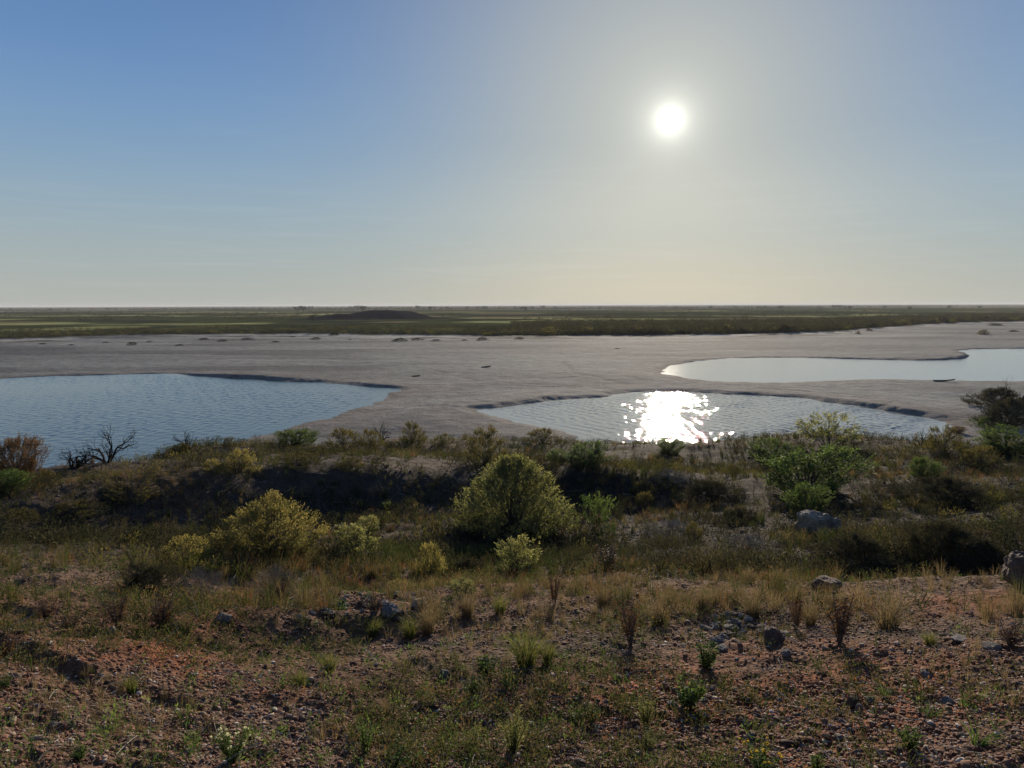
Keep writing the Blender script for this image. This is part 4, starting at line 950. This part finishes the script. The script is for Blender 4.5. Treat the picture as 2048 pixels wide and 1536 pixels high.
tag(pebbles('distant_gravel', 20000, 7, 24, .008, .026, IC1, lambda x, y, r, a: .7 * gravelly(x, y)), label='broken stone on the middle slope')

def cover(name, n, r0, r1, dens, hgt, mt, label, blades=16, wf=.016, droop=.4, rmean=.5, rsd=.25, w=.5, patchr=0.0):
    x, y, z, r, a = scatter(n, r0, r1, dens); m = len(x); g = Geo()
    hs = hgt * rng.uniform(.45, 1.35, m) * (1 + .4 * vnoise(x * .8, y * .8, 311)); i = np.repeat(np.arange(m), blades); N_ = len(i)
    an = rng.random(N_) * 6.28; an2 = an + rng.normal(size=N_) * .6; rad = w * rng.random(N_) ** .6; hh = rng.uniform(.35, 1, N_)
    b = np.stack([np.cos(an) * .08, np.sin(an) * .08, np.full(N_, -.04)], 1); tip = np.stack([np.cos(an2) * rad, np.sin(an2) * rad, hh * (1 - droop * rng.random(N_) * rad / w)], 1)
    c = np.stack([tip[:, 0] * .3, tip[:, 1] * .3, hh * .7], 1); P = bez(b, c, tip, 3) * hs[i][:, None, None] + np.stack([x, y, z], 1)[i][:, None]
    wd = wf * hs[i] * rng.uniform(.6, 1.4, N_) * (1 + r[i] * .03)
    rr = np.clip(rmean + rsd * rng.normal(size=m) + patchr * fbm(x * .7, y * .7, 3, 313), 0, 1)
    ribbons(g, P, np.array([1, .75, .15])[None] * wd[:, None], rng, R=np.clip(rr[i] + .1 * rng.normal(size=N_), 0, 1))
    return tag(g.build(name, mt), label=label, kind='stuff')
def crest(x, y, r, a):       # the grassy strip behind the gravel crest
    return smooth(4.75, 5.2, r) * smooth(7.4, 6.4, r) * np.clip(smooth(-.28, -.05, a) , 0, 1) * smooth(-.15, .3, fbm(x * 1.3, y * 1.3, 3, 315) + .08) * np.where((a > .38) & (r > 5.6), .15, 1)
cover('crest_grass', 3600, 4.6, 7.5, crest, .15, M_STRAW, 'dry straw coloured grass along the gravel crest', 44, .0085)
cover('golden_grass', 4200, 2.4, 9, lambda x, y, r, a: smooth(.0, .35, fbm(x * 1.1 + 25, y * 1.1, 3, 316)), .085, M_STRAW, 'small golden grass tufts on the near slope', 22, .012, rmean=.55)
cover('sparse_grass', 15000, 2.2, 9, lambda x, y, r, a: .45 * smooth(-.1, .4, fbm(x * .9 + 5, y * .9, 3, 317)), .055, M_MIXG, 'short mixed green and tan grass on the near slope', 16, .018, patchr=.5, rmean=.42)
cover('slope_grass', 19000, 7, 30, lambda x, y, r, a: smooth(-.25, .35, fbm(x * .45, y * .6, 4, 319)) * (ground_z(x, y) > .8), .15, M_MIXG, 'dry grass and low scrub covering the middle slope', 24, .014, patchr=.6, rmean=.42)
cover('rim_grass', 4200, 15, 29, lambda x, y, r, a: smooth(-.2, .3, fbm(x * .3, y * .5, 3, 321)) * (ground_z(x, y) > 1.0), .2, M_MIXG, 'tan and olive grass near the rim above the ponds', 24, .014, rmean=.5, patchr=.4)
def sprigs(name, n, r0, r1, dens, hgt, mt, label, nl=26, leaf=.16, blade=.3):
    x, y, z, r, a = scatter(n, r0, r1, dens); m = len(x); g = Geo(); i = np.repeat(np.arange(m), nl); N_ = len(i)
    hs = hgt * rng.uniform(.4, 1.4, m); an = rng.random(N_) * 6.28; rd = rng.random(N_) ** .5 * .55; h = rng.random(N_) ** .8 * (1 - .5 * rd)
    P = np.stack([np.cos(an) * rd, np.sin(an) * rd, h], 1); D = P * [1, 1, .4] + rng.normal(size=P.shape) * .4 + [0, 0, .3]
    P = P * hs[i][:, None] + np.stack([x, y, z], 1)[i]; rr = np.clip(.45 + .28 * rng.normal(size=m) + .3 * fbm(x, y, 2, 331), 0, 1)
    leaves(g, P, D, leaf * hs[i] * rng.uniform(.6, 1.3, N_), leaf * blade * hs[i] * rng.uniform(.6, 1.3, N_), rng, R=np.clip(rr[i] + .1 * rng.normal(size=N_), 0, 1))
    st = np.repeat(np.arange(m), 5); q = np.stack([x, y, z - .01], 1)[st]; an = rng.random(len(st)) * 6.28
    e = q + np.stack([np.cos(an) * .4, np.sin(an) * .4, rng.uniform(.6, 1, len(st))], 1) * hs[st][:, None]
    ribbons(g, bez(q, (q + e) / 2 + [0, 0, .01], e, 3), np.full((len(st), 3), .03) * hs[st][:, None], rng, R=np.full(len(st), .3))
    return tag(g.build(name, mt), label=label, kind='stuff')
sprigs('low_green_weeds', 5200, 2.2, 8, lambda x, y, r, a: .35 * smooth(-.05, .4, fbm(x * .8 + 15, y * .8, 3, 333)), .055, M_GREEN, 'low green weeds sprinkled on the near slope', 22, .3)
sprigs('low_olive_weeds', 14000, 2.2, 9, lambda x, y, r, a: .5 * smooth(-.1, .4, fbm(x * .7 - 15, y * .7, 3, 335)) * (1.2 - .8 * smooth(-.1, .4, a)), .07, M_MIXG, 'low mixed brown and green weeds on the near slope', 26, .22)
sprigs('brown_weeds', 3800, 3.6, 8.5, lambda x, y, r, a: (.25 + .75 * smooth(.05, -.12, a)) * smooth(3.5, 5.2, r) * smooth(-.25, .3, fbm(x * .9 + 2, y * .9, 3, 347)), .12, M_MIXG, 'brown and green weeds over the left ledges and the crest', 44, .15)
cover('crest_tufts', 1500, 5.0, 8.6, lambda x, y, r, a: smooth(-.2, .3, fbm(x * 1.1 + 12, y, 3, 349)), .19, M_MIXG, 'taller mixed tufts where the crest falls away', 34, .009, rmean=.6)
sprigs('slope_weeds', 8500, 7, 27, lambda x, y, r, a: smooth(-.35, .3, fbm(x * .4 + 5, y * .5, 4, 337)) * (ground_z(x, y) > .9), .20, M_DARK, 'dark low scrub on the middle slope', 60, .17)
sprigs('right_slope_scrub', 4800, 7.5, 22, lambda x, y, r, a: smooth(-.1, .08, a) * smooth(-.6, .0, fbm(x * .7 + 5, y * .8, 4, 345)), .17, M_DARK, 'dark dry scrub between the bushes on the right slope', 50, .15)
sprigs('slope_green_weeds', 5200, 7, 26, lambda x, y, r, a: .7 * smooth(.0, .4, fbm(x * .4 + 25, y * .5, 4, 339)) * (ground_z(x, y) > .9), .18, M_OLIVE, 'olive low scrub on the middle slope', 60, .16)
sprigs('rust_weeds', 900, 4.5, 12, lambda x, y, r, a: .6 * smooth(.05, .35, fbm(x * .5 + 45, y * .6, 3, 341)), .12, M_RUST, 'rust coloured dead weeds between the grasses', 40, .16)
# fallen twigs
x, y, z, r, a = scatter(2600, 2.2, 14, lambda x, y, r, a: .6 + 0 * x); m = len(x); g = Geo(); an = rng.random(m) * 6.28; ln = rng.uniform(.04, .22, m) * (.6 + .08 * r)
o0 = np.stack([x, y, z + .006], 1); dd = np.stack([np.cos(an), np.sin(an), rng.uniform(-.1, .3, m)], 1) * ln[:, None]
e0 = o0 + dd; e0[:, 2] = np.maximum(e0[:, 2], ground_z(e0[:, 0], e0[:, 1]) + .004); md = o0 + dd * .5 + rng.normal(size=o0.shape) * .12 * ln[:, None]; md[:, 2] = np.maximum(md[:, 2], ground_z(md[:, 0], md[:, 1]) + .008)
tubes(g, bez(o0, md, e0, 5), np.linspace(.0026, .0012, 5)[None] * (.6 + .12 * r[:, None]), rng, R=rng.random(m))
tag(g.build('twig_litter', M_TWIG), label='bleached fallen twigs on the slope', kind='stuff')

# ------------------------------------------------------------------ mud flat: driftwood and mats of dead weed
def log_geo(seed, n=3):
    r_ = np.random.default_rng(seed); g = Geo()
    for i in range(n):
        a = r_.normal(0, .25); p = np.array([-.5 + .3 * r_.random(), r_.normal(0, .02), .03]); e = p + np.array([math.cos(a), math.sin(a) * .3, r_.uniform(0, .16)]) * r_.uniform(.4, .9)
        tubes(g, bez(p[None], ((p + e) / 2 + r_.normal(size=3) * .03)[None], e[None], 6), np.linspace(.045, .018, 6)[None], r_, R=r_.random(1), sides=6)
    return g
T_LOG = [proto(log_geo(400 + i, 3 + i).build('driftwood', M_WOOD)) for i in range(3)]
for i, (px, py, w, lab) in enumerate(((1890, 763, 46, 'driftwood log on the silt at the edge of the far pond'), (973, 735, 22, 'small dark snag on the open silt in the centre'),
                                      (831, 753, 18, 'small stick on the silt right of the left pond'), (1236, 697, 12, 'tiny stick near the far side of the silt'))):
    x, y, z, m_ = hit(px, py, r0=20); s = w * m_ / F
    place(T_LOG[i % 3], 'driftwood', x, y, z, s, .1 * i, lab, 'driftwood')
def clump_geo(seed, n=90, w=1.0, leaf=.2):
    r_ = np.random.default_rng(seed); g = Geo(); A, _ = crown_pts(r_, n, 'dome', w, .5); A[:, 2] = np.maximum(A[:, 2], .02)
    leaves(g, A, A * [1, 1, .3] + r_.normal(size=A.shape) * .5 + [0, 0, .35], leaf * r_.uniform(.6, 1.4, n), leaf * .7, r_, R=np.clip(.45 + .25 * r_.normal(size=n) + .3 * (A[:, 2] - .5), 0, 1)); return g
M_MAT = leaf_mat('dead_weed_mat', [(0, (.02, .018, .014)), (.6, (.035, .032, .022)), (1, (.06, .052, .036))], .05, .9, 0.0)
T_MAT = [proto(clump_geo(410 + i, 900, 1.0, .12).build('weed_mat', M_MAT)) for i in range(3)]
MATS = [(800, 682, 70, 8), (842, 680, 26, 5), (880, 682, 46, 6), (930, 681, 26, 4), (958, 680, 40, 6), (1030, 678, 50, 5), (548, 685, 42, 6), (500, 679, 60, 5), (455, 683, 44, 4), (590, 674, 60, 5), (665, 671, 60, 6), (255, 690, 28, 6),
        (205, 686, 40, 4), (300, 684, 50, 4), (640, 679, 30, 4), (150, 690, 40, 3), (700, 680, 40, 3), (400, 679, 60, 4), (1730, 662, 20, 5), (1700, 664, 12, 3), (1910, 648, 90, 4), (2000, 651, 100, 5), (2030, 664, 50, 7), (80, 688, 60, 4), (350, 692, 40, 3)]
for i, (px, py, w, h) in enumerate(MATS): put(T_MAT, 'weed_mat', px + 9 * math.sin(i * 5.3), py + .8 * math.sin(i * 3.1), w * (1.3 + .6 * math.sin(i * 2.7)), h * (.85 + .3 * math.sin(i * 1.9)), 'dark mat of dead weed lying along the far edge of the silt', 'weeds', 'dead weed mats on the far silt', k=i, far=True)
put(T_OLIVE, 'scrub_bush', 1967, 669, 26, 11, 'lone dark bush on the silt at the far right', 'bush', far=True, k=1)
put(T_OLIVE, 'scrub_bush', 1716, 668, 13, 7, 'small dark bush at the edge of the silt on the right', 'bush', far=True, k=2)

# ------------------------------------------------------------------ the plain: scrub and trees
T_SCRUB = [proto(clump_geo(420 + i, 260, .9, .17).build('scrub_bush', M_DARK)) for i in range(5)]
T_SCRUBG = [proto(clump_geo(430 + i, 260, .9, .17).build('scrub_bush', M_OLIVE)) for i in range(3)]
def tree_parts(seed):
    r_ = np.random.default_rng(seed); g = Geo(); gb = Geo(); n = 900
    c = np.stack([r_.normal(0, .28, 9), r_.normal(0, .28, 9), r_.uniform(.45, .85, 9)], 1); j = r_.integers(0, 9, n)
    A = c[j] + unit(r_.normal(size=(n, 3))) * r_.uniform(.08, .2, (n, 1)); A[:, 2] = np.clip(A[:, 2], .22, 1.02)
    leaves(g, A, r_.normal(size=A.shape), .07, .05, r_, R=np.clip(.4 + .25 * r_.normal(size=n), 0, 1))
    b = np.zeros((9, 3)); tubes(gb, bez(b, c * [.2, .2, .55], c, 5), np.linspace(.035, .01, 5)[None] * np.ones((9, 1)), r_, R=r_.random(9), sides=4)
    return proto(gb.build('trunk', M_DEAD), g.build('crown', M_DARK))
T_TREE = [tree_parts(440 + i) for i in range(4)]
put(T_TREE, 'small_tree', 626, 642, 16, 14, 'single dark tree on the grass at the left foot of the mound', 'tree', far=True, k=0)
rng = np.random.default_rng(9)
def polar(px, r):
    x, y, _ = ray(px, 612); a = math.atan2(x, y); return r * math.sin(a), r * math.cos(a)
# trees one can tell apart on the skyline
far_trees = [(590, 1500, 7), (600, 1480, 8), (612, 1520, 6), (622, 1500, 8), (578, 1600, 5), (700, 1500, 7), (715, 1450, 9), (728, 1500, 7), (780, 1700, 6), (835, 1500, 8), (845, 1550, 6), (870, 1600, 6), (893, 1500, 6), (935, 1400, 6), (955, 1500, 6), (968, 1450, 7),
             (1000, 1500, 5), (1030, 1500, 6), (1043, 1200, 6), (1085, 1700, 8), (1065, 1600, 6), (1110, 1500, 5), (1180, 1700, 5), (1200, 1500, 5), (1530, 1700, 6), (1515, 1650, 5), (1670, 1500, 7), (1680, 1550, 7), (1690, 1500, 5), (1770, 1500, 5), (1900, 1500, 6), (1960, 1500, 5), (100, 1700, 5), (606, 1100, 8), (596, 1150, 7), (724, 1100, 8), (860, 1150, 7), (1050, 1000, 6), (1420, 1400, 6), (1560, 1300, 6), (1700, 1200, 6), (1820, 1100, 5), (330, 1700, 5), (520, 1600, 5), (215, 1800, 5)]
for i, (px, r, h) in enumerate(far_trees):
    x, y = polar(px, r); z = float(ground_z(x, y))
    place(T_TREE[i % 4], 'tree', x, y, z - .2, h, i * 1.3, 'one of the dark trees standing along the far horizon', 'tree', 'trees along the horizon', sxy=1.3)
# the 240 nearest scrub bushes of the belt behind the silt
belt = []
for i in range(900):
    a = radians(rng.uniform(-37, 37)); rr = float(edge_r(np.array(a))) * (1.012 + .3 * rng.random() ** 1.6); belt.append((rr / float(edge_r(np.array(a))), a, rr))
belt.sort()
for i, (f_, a, rr) in enumerate(belt[:250]):
    x, y = rr * math.sin(a), rr * math.cos(a); s = rng.uniform(.7, 1.9) * (1.2 if a > .05 else .55)
    place((T_SCRUB if rng.random() < .75 else T_SCRUBG)[i % 3], 'scrub_bush', x, y, float(ground_z(x, y)) - .1, s, rng.random() * 6, 'one of the dark scrub bushes in the front row of the belt behind the silt', 'bush', 'front row of scrub behind the silt', sxy=1.25)
def far_scrub(name, n, q0, q1, s0, s1, mt, label, dens, nf=26, leaf=.3, azd=42):
    a = radians(azd) * rng.uniform(-1, 1, n); e = edge_r(a); hq = rng.random(n); q1a = np.where((q1 < 2) & (a < 0), min(q1, 1.38), q1); r = e * (q0 * (q1a / q0) ** hq); k = (rng.random(n) < dens(a, r, r / e)) & ~((np.abs(a + .182) < .085) & (r > 355) & (r < 480)); a, r = a[k], r[k]
    x, y = r * np.sin(a), r * np.cos(a); z = ground_z(x, y); m = len(x); s = rng.uniform(s0, s1, m) * (np.where(q1 < 2, .5 + .5 * smooth(-.12, .1, a), 1)); i = np.repeat(np.arange(m), nf); N_ = len(i)
    P = rng.normal(size=(N_, 3)); P = unit(P) * rng.random((N_, 1)) ** .4; P[:, 2] = np.abs(P[:, 2]) * .9 + .05
    rr = np.clip(rng.normal(.4, .22, m), 0, 1); g = Geo()
    W3 = P * s[i][:, None] * [1.25, 1.25, .95] + np.stack([x, y, z - .1], 1)[i]
    leaves(g, W3, P + rng.normal(size=P.shape) * .6, leaf * s[i] * rng.uniform(.6, 1.4, N_), leaf * .75 * s[i], rng, R=np.clip(rr[i] + .25 * (P[:, 2] - .4), 0, 1))
    return tag(g.build(name, mt), label=label, kind='stuff')
far_scrub('scrub_belt', 24000, 1.01, 1.75, .5, 1.7, M_DARK, 'dark scrub covering the ground behind the silt', lambda a, r, q_: (.45 + .55 * smooth(-.2, .05, a)) * smooth(-.4, .25, fbm(a * 12, np.log(r) * 9, 3, 351) + .4 * smooth(-.2, .05, a)) * (q_ > 1.0))
far_scrub('distant_scrub', 9000, 1.9, 9, .7, 2.2, M_DARK, 'scrub dotted over the far plain', lambda a, r, q_: smooth(.0, .3, fbm(a * 9 + 3, np.log(r) * 14, 3, 353)), 18, .36)
far_scrub('distant_woods', 9000, 6, 28, 2.0, 5.0, M_DARK, 'far-off woods along the horizon', lambda a, r, q_: smooth(-.15, .25, fbm(a * 14 + 7, np.log(r) * 10, 3, 355)), 14, .4)
far_scrub('green_scrub', 5000, 1.01, 1.35, .5, 1.3, M_OLIVE, 'olive bushes behind the silt on the left', lambda a, r, q_: np.where(a < .0, 1.0, .25) * smooth(-.3, .3, fbm(a * 10 + 9, np.log(r) * 9, 3, 357)))

# ------------------------------------------------------------------ the dusty air over the plain
m, nt, out = mat('haze')
pv = N(nt, 'ShaderNodeVolumePrincipled'); pv.inputs['Color'].default_value = (.86, .88, .92, 1); pv.inputs['Density'].default_value = HAZE; pv.inputs['Anisotropy'].default_value = .1
L(nt, pv.outputs[0], out.inputs['Volume'])
hx = 41000; z0, z1 = float(Z.min()) - 1.5, 19.0
hv = [(sx_ * hx, sy_ * hx, z) for z in (z0, z1) for sy_ in (-1, 1) for sx_ in (-1, 1)]
hb = build('haze', hv, [(0, 2, 3, 1), (4, 5, 7, 6), (0, 1, 5, 4), (2, 6, 7, 3), (0, 4, 6, 2), (1, 3, 7, 5)], None, m)
tag(hb, label='thin dusty haze over the whole plain', kind='stuff')

for o in PROTO: bpy.data.objects.remove(o)
